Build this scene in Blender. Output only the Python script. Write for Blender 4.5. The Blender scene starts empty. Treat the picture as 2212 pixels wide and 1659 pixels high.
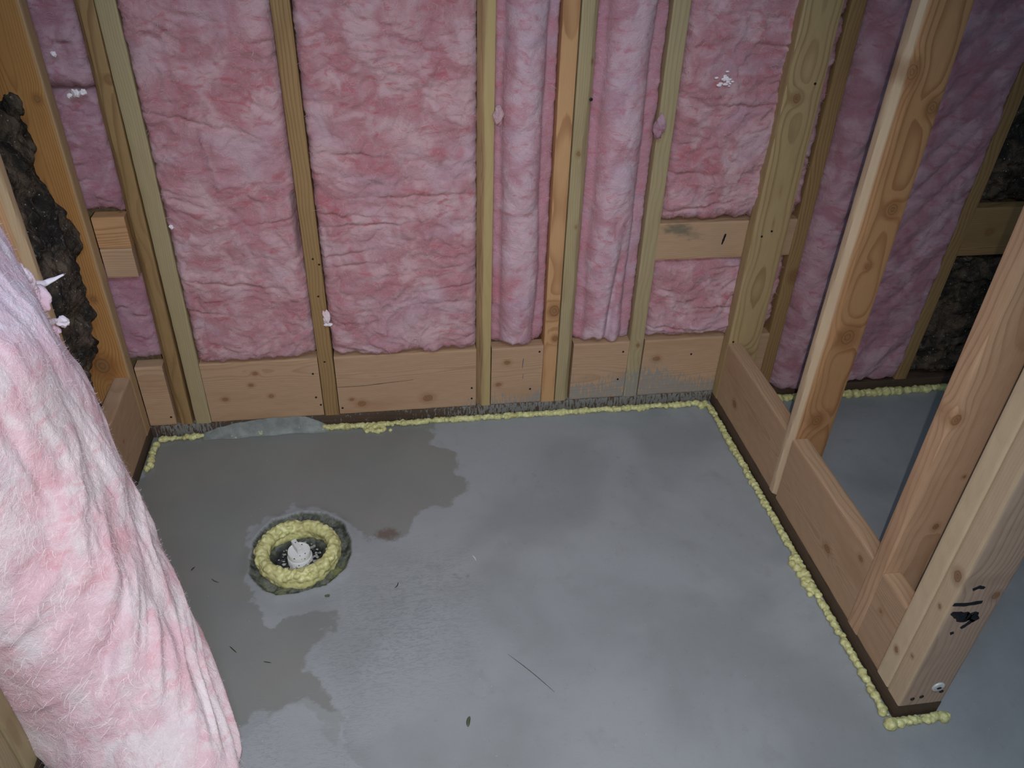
import bpy, bmesh, math, random
import numpy as np
from mathutils import Matrix, Vector, Quaternion

SC = bpy.context.scene
COL = SC.collection
W_, H_ = 2212, 1659

# ------------------------------------------------------------------ camera
F_PX = 1744.436
CAM = (0.75182, -1.75522, 1.37222)
R = [[0.98858966, 0.13846588, 0.05931007],
     [-0.14712218, 0.80303125, 0.57749101],
     [0.03233496, -0.57962747, 0.8142398]]          # columns: right, forward, up
cd = bpy.data.cameras.new('camera'); cam = bpy.data.objects.new('camera', cd); COL.objects.link(cam)
cd.sensor_width = 36; cd.lens = F_PX / W_ * 36; cd.clip_start = .02; cd.clip_end = 50
cam.matrix_world = Matrix(((R[0][0], R[0][2], -R[0][1], CAM[0]), (R[1][0], R[1][2], -R[1][1], CAM[1]),
                           (R[2][0], R[2][2], -R[2][1], CAM[2]), (0, 0, 0, 1)))
SC.camera = cam

# ------------------------------------------------------------------ world, lights, exposure
wd = bpy.data.worlds.new('world'); SC.world = wd; wd.use_nodes = True
wd.node_tree.nodes['Background'].inputs[0].default_value = (.55, .65, 1, 1)
wd.node_tree.nodes['Background'].inputs[1].default_value = .1

def lamp(name, kind, loc, target, energy, color, **kw):
    l = bpy.data.lights.new(name, kind); o = bpy.data.objects.new(name, l); COL.objects.link(o)
    l.energy = energy; l.color = color
    for k, v in kw.items(): setattr(l, k, v)
    o.location = loc
    o.rotation_euler = (Vector(target) - Vector(loc)).to_track_quat('-Z', 'Y').to_euler()
    return o
# the phone's flash, a finger's breadth right of the lens
lamp('phone_flash', 'SPOT', (0.782, -1.757, 1.372), (0.84, -0.62, 0.32), 70.0, (1, .93, .86),
     spot_size=math.radians(99), spot_blend=1.0, shadow_soft_size=.004)
# broad cool area light under the ceiling, giving the bluish ambient
lamp('ceiling_light', 'AREA', (0.95, -1.75, 2.38), (0.9, -0.9, 0), 35.0, (.62, .82, 1), shape='RECTANGLE', size=1.6, size_y=1.0)
# added blue spot inside the room, tinting the upper part of the pale roll
lamp('blue_tint_spot', 'SPOT', (0.62, -1.25, 1.65), (0.12, -0.46, 0.72), 16.0, (.42, .58, 1),
     spot_size=math.radians(22), spot_blend=1.0, shadow_soft_size=.05)

SC.view_settings.view_transform = 'Standard'; SC.view_settings.look = 'None'
SC.view_settings.gamma = 1; SC.view_settings.use_curve_mapping = False
SC.view_settings.exposure = 0.0

# ------------------------------------------------------------------ helpers
def lerp(a, b, t): return a + (b - a) * t
def sstep(e0, e1, x):
    t = np.clip((x - e0) / (e1 - e0), 0, 1); return t * t * (3 - 2 * t)
_tabs = {}
def noise2(x, y, seed=0):
    """gradient noise on arrays, about -1..1"""
    if seed not in _tabs:
        r = np.random.RandomState(seed + 11); p = r.permutation(256); a = r.rand(256) * 2 * np.pi
        _tabs[seed] = (np.concatenate([p, p]), np.cos(a), np.sin(a))
    p, gx, gy = _tabs[seed]
    xi = np.floor(x).astype(int); yi = np.floor(y).astype(int); xf = x - xi; yf = y - yi
    u = xf**3 * (xf * (xf * 6 - 15) + 10); v = yf**3 * (yf * (yf * 6 - 15) + 10)
    def g(i, j):
        h = p[(p[(xi + i) & 255] + yi + j) & 255]
        return gx[h] * (xf - i) + gy[h] * (yf - j)
    return (lerp(lerp(g(0, 0), g(1, 0), u), lerp(g(0, 1), g(1, 1), u), v)) * 1.5
def fbm(x, y, seed=0, oct=4, gain=.5, lac=2.03):
    s = 0; a = 1
    for k in range(oct):
        s = s + a * noise2(x, y, seed + k); x = x * lac; y = y * lac; a *= gain
    return s
def ridged(x, y, seed=0, oct=3, gain=.5):
    s = 0; a = 1
    for k in range(oct):
        s = s + a * (1 - np.abs(noise2(x, y, seed + k)) * 2); x = x * 2.1; y = y * 2.1; a *= gain
    return s

def mesh_obj(name, verts, faces, mat, parent=None, attrs=None, smooth=True, loc=(0, 0, 0)):
    me = bpy.data.meshes.new(name)
    verts = np.asarray(verts, dtype=np.float32)
    if isinstance(faces, np.ndarray):
        n, k = faces.shape
        me.vertices.add(len(verts)); me.vertices.foreach_set('co', verts.ravel())
        me.loops.add(n * k); me.loops.foreach_set('vertex_index', faces.astype(np.int32).ravel())
        me.polygons.add(n); me.polygons.foreach_set('loop_start', np.arange(0, n * k, k, dtype=np.int32))
        me.update(calc_edges=True)
    else:
        me.from_pydata(verts.tolist(), [], faces)
    if attrs:
        for an, av in attrs.items():
            av = np.asarray(av, dtype=np.float32)
            if av.ndim == 2:
                a = me.attributes.new(an, 'FLOAT_VECTOR', 'POINT'); a.data.foreach_set('vector', av.ravel())
            else:
                a = me.attributes.new(an, 'FLOAT', 'POINT'); a.data.foreach_set('value', av.ravel())
    me.polygons.foreach_set('use_smooth', [smooth] * len(me.polygons))
    me.materials.append(mat); me.validate(); me.update()
    o = bpy.data.objects.new(name, me); COL.objects.link(o); o.location = loc
    if parent: o.parent = parent
    return o
def tag(o, label=None, cat=None, group=None, kind=None):
    if label: o['label'] = label
    if cat: o['category'] = cat
    if group: o['group'] = group
    if kind: o['kind'] = kind
    return o
def grid_faces(nu, nv, wrap=False):
    i, j = np.meshgrid(np.arange(nu - 1), np.arange(nv if wrap else nv - 1), indexing='ij')
    j2 = (j + 1) % nv
    return np.stack([i * nv + j, (i + 1) * nv + j, (i + 1) * nv + j2, i * nv + j2], -1).reshape(-1, 4)
def empty(name, loc):
    o = bpy.data.objects.new(name, None); COL.objects.link(o); o.location = loc; o.empty_display_size = .05; return o

# ------------------------------------------------------------------ materials
class NT:
    def __init__(s, name):
        s.m = bpy.data.materials.new(name); s.m.use_nodes = True
        s.t = s.m.node_tree; s.n = s.t.nodes; s.l = s.t.links
        s.b = s.n['Principled BSDF']; s.b.inputs['Specular IOR Level'].default_value = .3
    def put(s, v, sock):
        if hasattr(v, 'is_linked') or hasattr(v, 'links'): s.l.new(v, sock)
        else:
            if isinstance(v, (tuple, list)) and len(v) == 3 and sock.type == 'RGBA': v = (*v, 1)
            sock.default_value = v
    def attr(s, n, vec=False):
        a = s.n.new('ShaderNodeAttribute'); a.attribute_name = n
        return a.outputs['Vector'] if vec else a.outputs['Fac']
    def obj(s): return s.n.new('ShaderNodeTexCoord').outputs['Object']
    def pos(s): return s.n.new('ShaderNodeNewGeometry').outputs['Position']
    def map(s, v, scale, loc=(0, 0, 0), rot=(0, 0, 0)):
        a = s.n.new('ShaderNodeMapping'); s.put(v, a.inputs[0]); a.inputs[1].default_value = loc
        a.inputs[2].default_value = rot; a.inputs[3].default_value = scale; return a.outputs[0]
    def noise(s, v, scale, detail=3, rough=.5, dist=0):
        a = s.n.new('ShaderNodeTexNoise'); s.put(v, a.inputs['Vector']); a.inputs['Scale'].default_value = scale
        a.inputs['Detail'].default_value = detail; a.inputs['Roughness'].default_value = rough
        a.inputs['Distortion'].default_value = dist; return a.outputs['Fac']
    def vor(s, v, scale, feat='F1'):
        a = s.n.new('ShaderNodeTexVoronoi'); a.feature = feat; s.put(v, a.inputs['Vector']); a.inputs['Scale'].default_value = scale
        return a.outputs['Distance']
    def math(s, op, a, b=0.0, c=0.0):
        m = s.n.new('ShaderNodeMath'); m.operation = op
        s.put(a, m.inputs[0]); s.put(b, m.inputs[1]); s.put(c, m.inputs[2]); return m.outputs[0]
    def ss(s, x, lo, hi, a=0.0, b=1.0):
        m = s.n.new('ShaderNodeMapRange'); m.interpolation_type = 'SMOOTHSTEP'; s.put(x, m.inputs[0])
        for i, v in enumerate((lo, hi, a, b)): s.put(v, m.inputs[i + 1])
        return m.outputs[0]
    def mix(s, f, a, b, mode='MIX'):
        m = s.n.new('ShaderNodeMix'); m.data_type = 'RGBA'; m.blend_type = mode
        s.put(f, m.inputs[0]); s.put(a, m.inputs[6]); s.put(b, m.inputs[7]); return m.outputs[2]
    def bump(s, h, strength, dist, nrm=None):
        b = s.n.new('ShaderNodeBump'); s.put(h, b.inputs['Height']); b.inputs['Strength'].default_value = strength
        b.inputs['Distance'].default_value = dist
        if nrm: s.l.new(nrm, b.inputs['Normal'])
        return b.outputs[0]
    def out(s, col, rough, nrm=None):
        s.put(col, s.b.inputs['Base Color']); s.put(rough, s.b.inputs['Roughness'])
        if nrm: s.l.new(nrm, s.b.inputs['Normal'])
        return s.m

def wood(name, light, dark, knot=(.13, .065, .028), contrast=.75, rough=.62, sapc=(.62, .52, .37)):
    s = NT(name); gp = s.attr('gp', True); r = s.attr('ring'); kd = s.attr('kd'); sp = s.attr('splash')
    wob = s.noise(s.map(gp, (60, 60, 9)), 1, 3)
    rr = s.math('ADD', s.math('MULTIPLY', r, 1.0), s.math('MULTIPLY', wob, .35))
    fr = s.math('FRACT', rr)
    late = s.math('MULTIPLY', s.ss(fr, .45, .90), s.ss(fr, 1.0, .92))
    ringvar = s.noise(s.map(gp, (25, 25, 2)), 1, 2)
    late = s.math('MULTIPLY', late, s.ss(ringvar, .3, .65, .35, contrast))
    fib = s.noise(s.map(gp, (900, 900, 14)), 1, 3, .6)
    c = s.mix(late, light, dark)
    c = s.mix(s.ss(fib, .35, .75, 0, .32), c, tuple(v * .62 for v in light))
    blot = s.noise(s.map(gp, (14, 14, 4)), 1, 3)
    c = s.mix(s.ss(blot, .52, .75, 0, .45), c, dark)
    c = s.mix(s.math('MULTIPLY', s.attr('sap'), .75), c, sapc)
    halo = s.ss(kd, 2.2, 1.0, 0, .55)
    c = s.mix(halo, c, dark)
    kn = s.noise(s.map(gp, (90, 90, 90)), 1, 3)
    k1 = s.ss(s.math('ADD', kd, s.math('MULTIPLY', s.math('SUBTRACT', kn, .5), .5)), 1.02, .8)
    kc = s.mix(s.ss(s.math('FRACT', s.math('MULTIPLY', kd, 2.4)), .5, 1), tuple(v * 1.9 for v in knot), knot)
    c = s.mix(s.math('MULTIPLY', k1, .75), c, kc)
    md = s.math('ADD', s.attr('mildew'), s.math('MULTIPLY', s.math('SUBTRACT', s.noise(s.map(s.pos(), (60, 60, 120)), 1, 4), .5), .9))
    c = s.mix(s.ss(md, .4, 1.0, 0, .75), c, (.10, .105, .075))
    # cement splatter
    sn = s.noise(s.map(s.pos(), (190, 190, 38)), 1, 4, .7)
    m = s.ss(s.math('ADD', sp, s.math('MULTIPLY', s.math('SUBTRACT', sn, .5), 2.4)), .45, .62)
    c = s.mix(s.math('MULTIPLY', m, .75), c, (.22, .23, .225))
    h = s.math('ADD', s.math('MULTIPLY', late, .5), fib)
    return s.out(c, rough, s.bump(h, .35, .0006))

M = {}
M['wood_tan'] = wood('aged_tan_lumber', (.40, .29, .15), (.24, .145, .065))
M['wood_olive'] = wood('weathered_lumber', (.37, .30, .175), (.25, .18, .09), contrast=.45)
M['wood_brown'] = wood('brown_lumber', (.30, .19, .085), (.17, .09, .038))
M['wood_orange'] = wood('orange_fir', (.42, .21, .07), (.25, .10, .03), sapc=(.40, .29, .17))
M['wood_fir'] = wood('fresh_fir', (.50, .29, .145), (.29, .13, .055))
M['wood_pale'] = wood('pale_sapwood', (.47, .34, .225), (.31, .19, .105), contrast=.8, sapc=(.62, .49, .34))
M['wood_brown2'] = wood('two_tone_lumber', (.36, .235, .13), (.22, .13, .06), sapc=(.43, .34, .16))
M['wood_grey'] = wood('grey_brown_lumber', (.42, .305, .235), (.28, .185, .135), sapc=(.55, .42, .28))
M['wood_p2'] = wood('brown_fir', (.52, .33, .21), (.34, .19, .105))
M['wood_p1'] = wood('knotty_fir', (.37, .20, .095), (.21, .09, .035), sapc=(.56, .44, .31))
M['wood_left'] = wood('orange_framing', (.50, .29, .145), (.29, .13, .055), sapc=(.46, .35, .21))
M['wood_block'] = wood('pink_brown_pine', (.44, .29, .185), (.30, .165, .09), contrast=.5)
M['treated'] = wood('treated_sill_lumber', (.085, .055, .04), (.045, .03, .022))

def pink(name, pale, mid, deep, scale=1.0, tint=.5):
    s = NT(name); p = s.attr('fp', True); tone = s.attr('tone')
    wv = s.n.new('ShaderNodeTexNoise'); s.put(s.map(p, (9, 9, 9)), wv.inputs['Vector']); wv.inputs['Scale'].default_value = 1
    va = s.n.new('ShaderNodeVectorMath'); va.operation = 'MULTIPLY_ADD'
    s.l.new(wv.outputs['Color'], va.inputs[0]); va.inputs[1].default_value = (.05, .05, .05); s.put(p, va.inputs[2]); q = va.outputs[0]
    n1 = s.noise(q, 14 * scale, 4, .55, .6)
    n2 = s.noise(s.map(q, (26, 26, 60)), 1 * scale, 4, .6, .8)
    n3 = s.noise(s.map(q, (150, 150, 420)), 1, 3, .6)
    c = s.mix(s.ss(s.math('ADD', n1, s.math('MULTIPLY', tone, .25)), .38, .66), mid, pale)
    c = s.mix(s.ss(n2, .50, .72, 0, .7), c, deep)
    n5 = s.noise(s.map(q, (5, 5, 7), (4, 1, 2)), 1, 3, .6, .6)
    c = s.mix(s.ss(n5, .48, .70, 0, tint), c, tuple(v * k for v, k in zip(pale, (.88, .97, 1.08))))
    c = s.mix(s.ss(n3, .56, .78, 0, .45), c, pale)
    n4 = s.noise(q, 9, 2, .5, .5)
    c = s.mix(s.ss(n4, .62, .74, 0, .5), c, deep)
    f1 = s.noise(s.map(q, (260, 260, 700)), 1, 4, .65, .5)
    f2 = s.noise(s.map(q, (500, 300, 200), rot=(.4, .9, .3)), 1, 3, .6, 1.5)
    f3 = s.noise(q, 70, 3, .6, 1.0)
    h = s.math('ADD', s.math('ADD', f1, f2), s.math('MULTIPLY', f3, 2.2))
    s.b.inputs['Specular IOR Level'].default_value = .05
    s.b.inputs['Sheen Weight'].default_value = .25; s.b.inputs['Sheen Roughness'].default_value = .6
    s.b.inputs['Sheen Tint'].default_value = (1, .85, .9, 1)
    return s.out(c, .95, s.bump(h, .6, .0032))
M['pink'] = pink('pink_fibreglass', (.58, .375, .415), (.45, .205, .24), (.44, .10, .125))
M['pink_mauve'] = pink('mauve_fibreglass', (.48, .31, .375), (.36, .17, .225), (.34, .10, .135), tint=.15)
M['pink_pale'] = pink('pale_pink_fibreglass', (.90, .79, .84), (.86, .58, .66), (.82, .42, .50), .75, .3)
M['pink_roll'] = pink('pink_folded_fibreglass', (.60, .42, .49), (.49, .24, .30), (.48, .13, .175))
def fibre(name, c):
    s = NT(name); s.b.inputs['Specular IOR Level'].default_value = .2; return s.out(c, .7)
M['fibre_pink'] = fibre('pink_fibres', (.70, .45, .50)); M['fibre_white'] = fibre('white_fibres', (.8, .74, .8)); M['fibre_mauve'] = fibre('mauve_fibres', (.48, .33, .42)); M['fibre_roll'] = fibre('pale_fibres', (.88, .78, .83))
M['fibre_dark'] = fibre('grey_brown_fibres', (.17, .15, .125))

s = NT('dark_wool'); p = s.attr('fp', True)
n1 = s.noise(p, 16, 5, .65, .8); n2 = s.noise(p, 60, 4, .7, 1); n3 = s.vor(p, 75)
c = s.mix(s.ss(n1, .38, .68), (.022, .02, .018), (.115, .085, .062))
c = s.mix(s.ss(n2, .56, .74, 0, .8), c, (.17, .16, .145))
c = s.mix(s.ss(n3, .13, .06, 0, .75), c, (.42, .42, .38))
s.b.inputs['Specular IOR Level'].default_value = .1
M['dark_wool'] = s.out(c, .95, s.bump(s.math('ADD', n2, s.noise(p, 220, 3, .6)), .8, .006))

s = NT('spray_foam'); p = s.obj()
n = s.noise(p, 90, 3, .5, .4)
c = s.mix(s.ss(n, .35, .7), (.47, .46, .20), (.64, .63, .32))
c = s.mix(s.ss(s.noise(p, 24, 2), .55, .75, 0, .5), c, (.42, .36, .15))
s.b.inputs['Specular IOR Level'].default_value = .45
M['foam'] = s.out(c, .42, s.bump(s.noise(p, 260, 3, .5), .3, .002))

# concrete with film of water, patch of rough cement round the drain
s = NT('concrete'); p = s.pos()
wet = s.attr('wet'); rip = s.attr('ripple'); pit = s.attr('pit'); sheen = s.attr('film')
nl = s.noise(p, 3.2, 4, .5, .4); nm = s.noise(p, 14, 4, .6, .3); nf = s.noise(p, 160, 4, .6)
edge = s.math('MULTIPLY', s.math('SUBTRACT', s.noise(p, 34, 6, .7), .5), 1.1)
w = s.ss(s.math('ADD', wet, edge), .38, .62)
c = s.mix(s.ss(nl, .35, .66), (.232, .248, .266), (.290, .309, .333))
c = s.mix(s.ss(nm, .55, .75, 0, .35), c, (.205, .214, .222))
dk = s.mix(s.ss(nl, .35, .66), (.182, .193, .192), (.207, .217, .213))
dk = s.mix(s.ss(s.noise(p, 5, 2), .5, .7, 0, .5), dk, (.215, .205, .198))
c = s.mix(w, c, dk)
fl = s.ss(s.math('ADD', sheen, edge), .42, .56)
c = s.mix(s.math('MULTIPLY', fl, .4), c, (.35, .375, .405))
st = s.attr('stain')
stn = s.ss(s.math('ADD', st, s.math('MULTIPLY', s.math('SUBTRACT', s.noise(p, 70, 5, .7), .5), 1.3)), .35, .9)
c = s.mix(s.math('MULTIPLY', stn, .75), c, (.115, .08, .06))
# flecks
v = s.vor(s.map(p, (1, 1, 1)), 55); c = s.mix(s.math('MULTIPLY', s.ss(v, .07, .03), s.ss(nm, .5, .62, 0, .6)), c, (.5, .52, .52))
v = s.vor(s.map(p, (1, 1.7, 1), (3, 2, 0)), 38); c = s.mix(s.math('MULTIPLY', s.ss(v, .06, .03), s.ss(s.noise(p, 9, 2), .5, .6, 0, .6)), c, (.12, .12, .115))
sc1 = s.noise(s.map(p, (240, 18, 1), rot=(0, 0, .5)), 1, 3, .6, .5); sc2 = s.noise(s.map(p, (20, 200, 1), rot=(0, 0, .3)), 1, 3, .6, .8)
c = s.mix(s.math('MULTIPLY', s.ss(sc1, .68, .78), s.ss(nm, .5, .6, 0, .5)), c, (.15, .155, .16))
c = s.mix(s.math('MULTIPLY', s.ss(sc2, .68, .78), s.ss(nl, .5, .62, 0, .5)), c, (.40, .42, .44))
c = s.mix(s.ss(s.noise(p, 45, 5, .75), .56, .72, 0, .22), c, (.15, .158, .165))
# streaky ripples
rn = s.noise(s.map(p, (55, 190, 1), rot=(0, 0, .12)), 1, 4, .65, 1.6)
rv = s.math('MULTIPLY', rip, s.ss(rn, .50, .60))
c = s.mix(s.math('MULTIPLY', rv, .40), c, (.16, .175, .19))
# recess round the drain
pn = s.noise(p, 60, 5, .7, .5)
pc = s.mix(s.ss(pn, .38, .66), (.028, .034, .032), (.135, .145, .13))
pc = s.mix(s.math('MULTIPLY', s.attr('moss'), s.ss(s.noise(p, 80, 4, .7), .4, .6)), pc, (.22, .24, .07))
hole = s.attr('hole')
pc = s.mix(hole, pc, s.mix(s.ss(pn, .55, .7), (.008, .009, .01), (.05, .055, .06)))  # darkness of the void inside the ring put into the colour
c = s.mix(pit, c, pc)
rg = s.math('ADD', s.ss(s.math('MAXIMUM', w, fl), 0, 1, .50, .30), s.math('MULTIPLY', pit, .25))
bh = s.math('ADD', s.math('MULTIPLY', nf, s.math('SUBTRACT', 1.0, s.math('MULTIPLY', w, .9))), s.math('MULTIPLY', rv, -2.2))
bh = s.math('ADD', bh, s.math('MULTIPLY', s.math('MULTIPLY', pn, pit), 3.0))
s.b.inputs['Specular IOR Level'].default_value = .5
M['concrete'] = s.out(c, rg, s.bump(bh, .3, .0012))
s = NT('cement_skim'); p = s.pos(); n = s.noise(p, 40, 4, .6)
c = s.mix(s.ss(n, .35, .7), (.165, .185, .18), (.235, .255, .25))
c = s.mix(s.math('MULTIPLY', s.ss(s.noise(p, 60, 3), .62, .68), s.attr('foamfleck')), c, (.5, .5, .25))
M['skim'] = s.out(c, .5, s.bump(s.noise(p, 200, 3), .4, .001))
s = NT('white_pvc'); p = s.obj(); n = s.vor(p, 90)
c = s.mix(s.ss(n, .2, .13), (.66, .67, .68), (.05, .045, .04))
c = s.mix(s.ss(s.noise(p, 25, 2), .6, .72, 0, .7), c, (.42, .27, .14))
M['pvc'] = s.out(c, .35)
def flat(name, c, r=.6, metal=0):
    s = NT(name); n = s.noise(s.obj(), 120, 3)
    s.b.inputs['Metallic'].default_value = metal
    return s.out(s.mix(s.ss(n, .3, .7), c, tuple(v * .65 for v in c)), r)
M['ink'] = flat('black_marker_ink', (.012, .013, .018), .5)
M['hole'] = flat('nail_head_steel', (.03, .026, .024), .5, .4)
M['plastic'] = flat('milky_plastic', (.62, .66, .66), .3)
M['stone_dark'] = flat('wet_dark_gravel', (.03, .034, .038), .35)
M['stone_grey'] = flat('grey_gravel', (.34, .34, .32), .6)
M['twig'] = flat('dark_splinter', (.05, .04, .03), .8)
M['leaf'] = flat('dry_leaf', (.10, .12, .07), .7)
M['drywall'] = flat('grey_wall_sheathing', (.30, .27, .23), .8)
M['osb'] = flat('strand_board', (.20, .15, .09), .8)
M['ceil'] = flat('ceiling_board', (.50, .48, .46), .8)
M['pencil'] = flat('blue_chalk', (.13, .12, .22), .8)

# ------------------------------------------------------------------ setting
def box(name, x0, x1, y0, y1, z0, z1, m, kind=None):
    v = [(x, y, z) for x in (x0, x1) for y in (y0, y1) for z in (z0, z1)]
    f = [(0, 1, 3, 2), (4, 6, 7, 5), (0, 4, 5, 1), (2, 3, 7, 6), (0, 2, 6, 4), (1, 5, 7, 3)]
    o = mesh_obj(name, v, f, m, smooth=False)
    if kind: o['kind'] = kind
    return o
XL, XR = .109, 1.633
CEIL = 2.44
box('wall_back', -.08, 3.3, .1405, .16, 0, CEIL, M['osb'], 'structure')
box('wall_left', -.08, -.0405, -3.4, .14, 0, CEIL, M['osb'], 'structure')
box('wall_right', 3.3, 3.32, -3.4, .16, 0, CEIL, M['drywall'], 'structure')
box('wall_front', -.08, 3.32, -3.42, -3.4, 0, CEIL, M['drywall'], 'structure')
box('ceiling', -.1, 3.34, -3.44, .18, CEIL, CEIL + .02, M['ceil'], 'structure')

# floor
def inpoly(X, Y, poly):
    ins = np.zeros(X.shape, bool); n = len(poly)
    for i in range(n):
        x0, y0 = poly[i]; x1, y1 = poly[(i + 1) % n]
        c = ((y0 > Y) != (y1 > Y)) & (X < (x1 - x0) * (Y - y0) / (y1 - y0 + 1e-12) + x0)
        ins ^= c
    return ins
def sdist(X, Y, poly):
    d = np.full(X.shape, 9.0); n = len(poly)
    for i in range(n):
        a = np.array(poly[i]); b = np.array(poly[(i + 1) % n]); ab = b - a
        t = np.clip(((X - a[0]) * ab[0] + (Y - a[1]) * ab[1]) / (ab @ ab + 1e-12), 0, 1)
        d = np.minimum(d, np.hypot(X - a[0] - t * ab[0], Y - a[1] - t * ab[1]))
    return np.where(inpoly(X, Y, poly), d, -d)
# outlines of the stains and films on the slab, in metres on the floor
FL = {
 'wet': [(0.128, -0.268), (0.088, -0.024), (0.097, 0.043), (0.371, 0.054), (0.669, 0.022), (0.843, -0.017), (0.828, -0.056), (0.837, -0.105), (0.887, -0.158), (0.904, -0.205), (0.9, -0.274), (0.843, -0.342), (0.786, -0.359), (0.761, -0.417), (0.718, -0.441), (0.666, -0.42), (0.629, -0.401), (0.58, -0.327), (0.493, -0.306), (0.425, -0.325), (0.392, -0.403), (0.393, -0.499), (0.434, -0.567), (0.45, -0.594), (0.478, -0.639), (0.523, -0.627), (0.581, -0.628), (0.588, -0.658), (0.564, -0.712), (0.539, -0.741), (0.548, -0.783), (0.59, -0.819), (0.599, -0.896), (0.593, -0.917), (0.573, -0.901), (0.571, -0.874), (0.545, -0.842), (0.461, -0.839), (0.426, -0.855), (0.346, -0.932), (0.228, -0.917), (0.141, -0.544)],
 'dry': [(0.435, -0.58), (0.51, -0.57), (0.587, -0.561), (0.588, -0.598), (0.513, -0.613), (0.478, -0.639), (0.453, -0.618)],
 'film': [(.44, -.87), (.50, -.84), (.56, -.835), (.60, -.86), (.62, -.93), (.66, -1.0), (.5, -1.1), (.38, -1.1)],
 'ripple': [(0.607, -0.588), (0.666, -0.505), (0.851, -0.499), (0.862, -0.692), (0.834, -0.788), (0.707, -0.814), (0.63, -0.881), (0.607, -0.966), (0.582, -0.929), (0.603, -0.82), (0.548, -0.752), (0.59, -0.67)],
 'ripple2': [(0.421, -0.626), (0.463, -0.731), (0.479, -0.853), (0.534, -0.94), (0.506, -0.978), (0.475, -0.974), (0.444, -0.839)],
 'pit': [(0.404, -0.5), (0.401, -0.459), (0.405, -0.404), (0.442, -0.342), (0.505, -0.323), (0.559, -0.333), (0.602, -0.368), (0.621, -0.422), (0.622, -0.465), (0.61, -0.511), (0.572, -0.553), (0.51, -0.567), (0.472, -0.569), (0.447, -0.556), (0.428, -0.531)],
}
DC = (.508, -.457)                                  # centre of the drain
RX, RY = .064, .060
xs = np.unique(np.round(np.concatenate([np.arange(-.08, .37, .009), np.arange(.37, .66, .0028), np.arange(.66, 1.95, .009), np.arange(1.95, 3.31, .05), [3.3]]), 5))
ys = np.unique(np.round(np.concatenate([np.arange(-3.4, -1.3, .05), np.arange(-1.3, -.60, .009), np.arange(-.60, -.32, .0028), np.arange(-.32, .14, .009), [.14]]), 5))
X, Y = np.meshgrid(xs, ys, indexing='ij')
wob = .012 * fbm(X * 12, Y * 12, 3); wob2 = .012 * fbm(X * 12, Y * 12, 5)
def mask(k, soft=.03, wb=1.6): return np.clip(.5 + sdist(X + wob * wb, Y + wob2 * wb, FL[k]) / (2 * soft), 0, 1)
wet = np.maximum(0, mask('wet', .025) - 1.2 * mask('dry', .03)); film = mask('film', .03); rip = np.maximum(mask('ripple', .07), mask('ripple2', .04)) * (1 - .85 * sstep(.3, .8, wet))
pd = sdist(X + .3 * wob, Y + .3 * wob2, FL['pit'])
pit = np.clip(.5 + pd / .004, 0, 1)
rd = np.hypot((X - DC[0]) / RX, (Y - DC[1]) / RY) / 1.1
hole = 1 - sstep(.72, .95, rd)
Zf = .0012 * fbm(X * 5, Y * 5, 9, 2) * 0
rimd = np.clip(-pd, 0, .06)
Zf += np.where(pd < 0, .004 * np.exp(-(rimd / .014)**2), 0)
Zf += -sstep(0, .012, pd) * (.010 + .004 * fbm(X * 40, Y * 40, 21, 3)) - hole * (.012 + .006 * fbm(X * 60, Y * 60, 4, 3))
moss = np.exp(-(((X - .45) / .035)**2 + ((Y + .565) / .022)**2)) + .7 * np.exp(-(((X - .60) / .02)**2 + ((Y + .52) / .03)**2)) + .12
stain = 1.0 * np.exp(-(((X - .705) / .036)**2 + ((Y + .415) / .024)**2)) + .3 * np.exp(-(((X - 1.2) / .12)**2 + ((Y + .26) / .05)**2))
sc_ = np.hypot((X - 1.20) / .13, (Y + .27) / .10) + .10 * noise2(X * 12, Y * 12, 8)
stain = stain + .32 * np.exp(-((sc_ - 1) / .13)**2) + .22 * np.exp(-(((X - 1.17) / .16)**2 + ((Y + .56) / .06)**2)) + .30 * np.exp(-(((X - 1.36) / .015)**2 + ((Y + .62) / .035)**2))
stain = np.clip(stain + .45 * np.exp(-(((X - .86) / .04)**2 + ((Y + .56) / .03)**2)), 0, 1)
V = np.stack([X, Y, Zf], -1).reshape(-1, 3)
o = mesh_obj('floor', V, grid_faces(len(xs), len(ys)), M['concrete'],
             attrs={'wet': wet.ravel(), 'film': film.ravel(), 'ripple': rip.ravel(), 'pit': pit.ravel(), 'hole': hole.ravel(), 'moss': np.clip(moss, 0, 1).ravel(), 'stain': stain.ravel()})
o['kind'] = 'structure'

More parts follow.
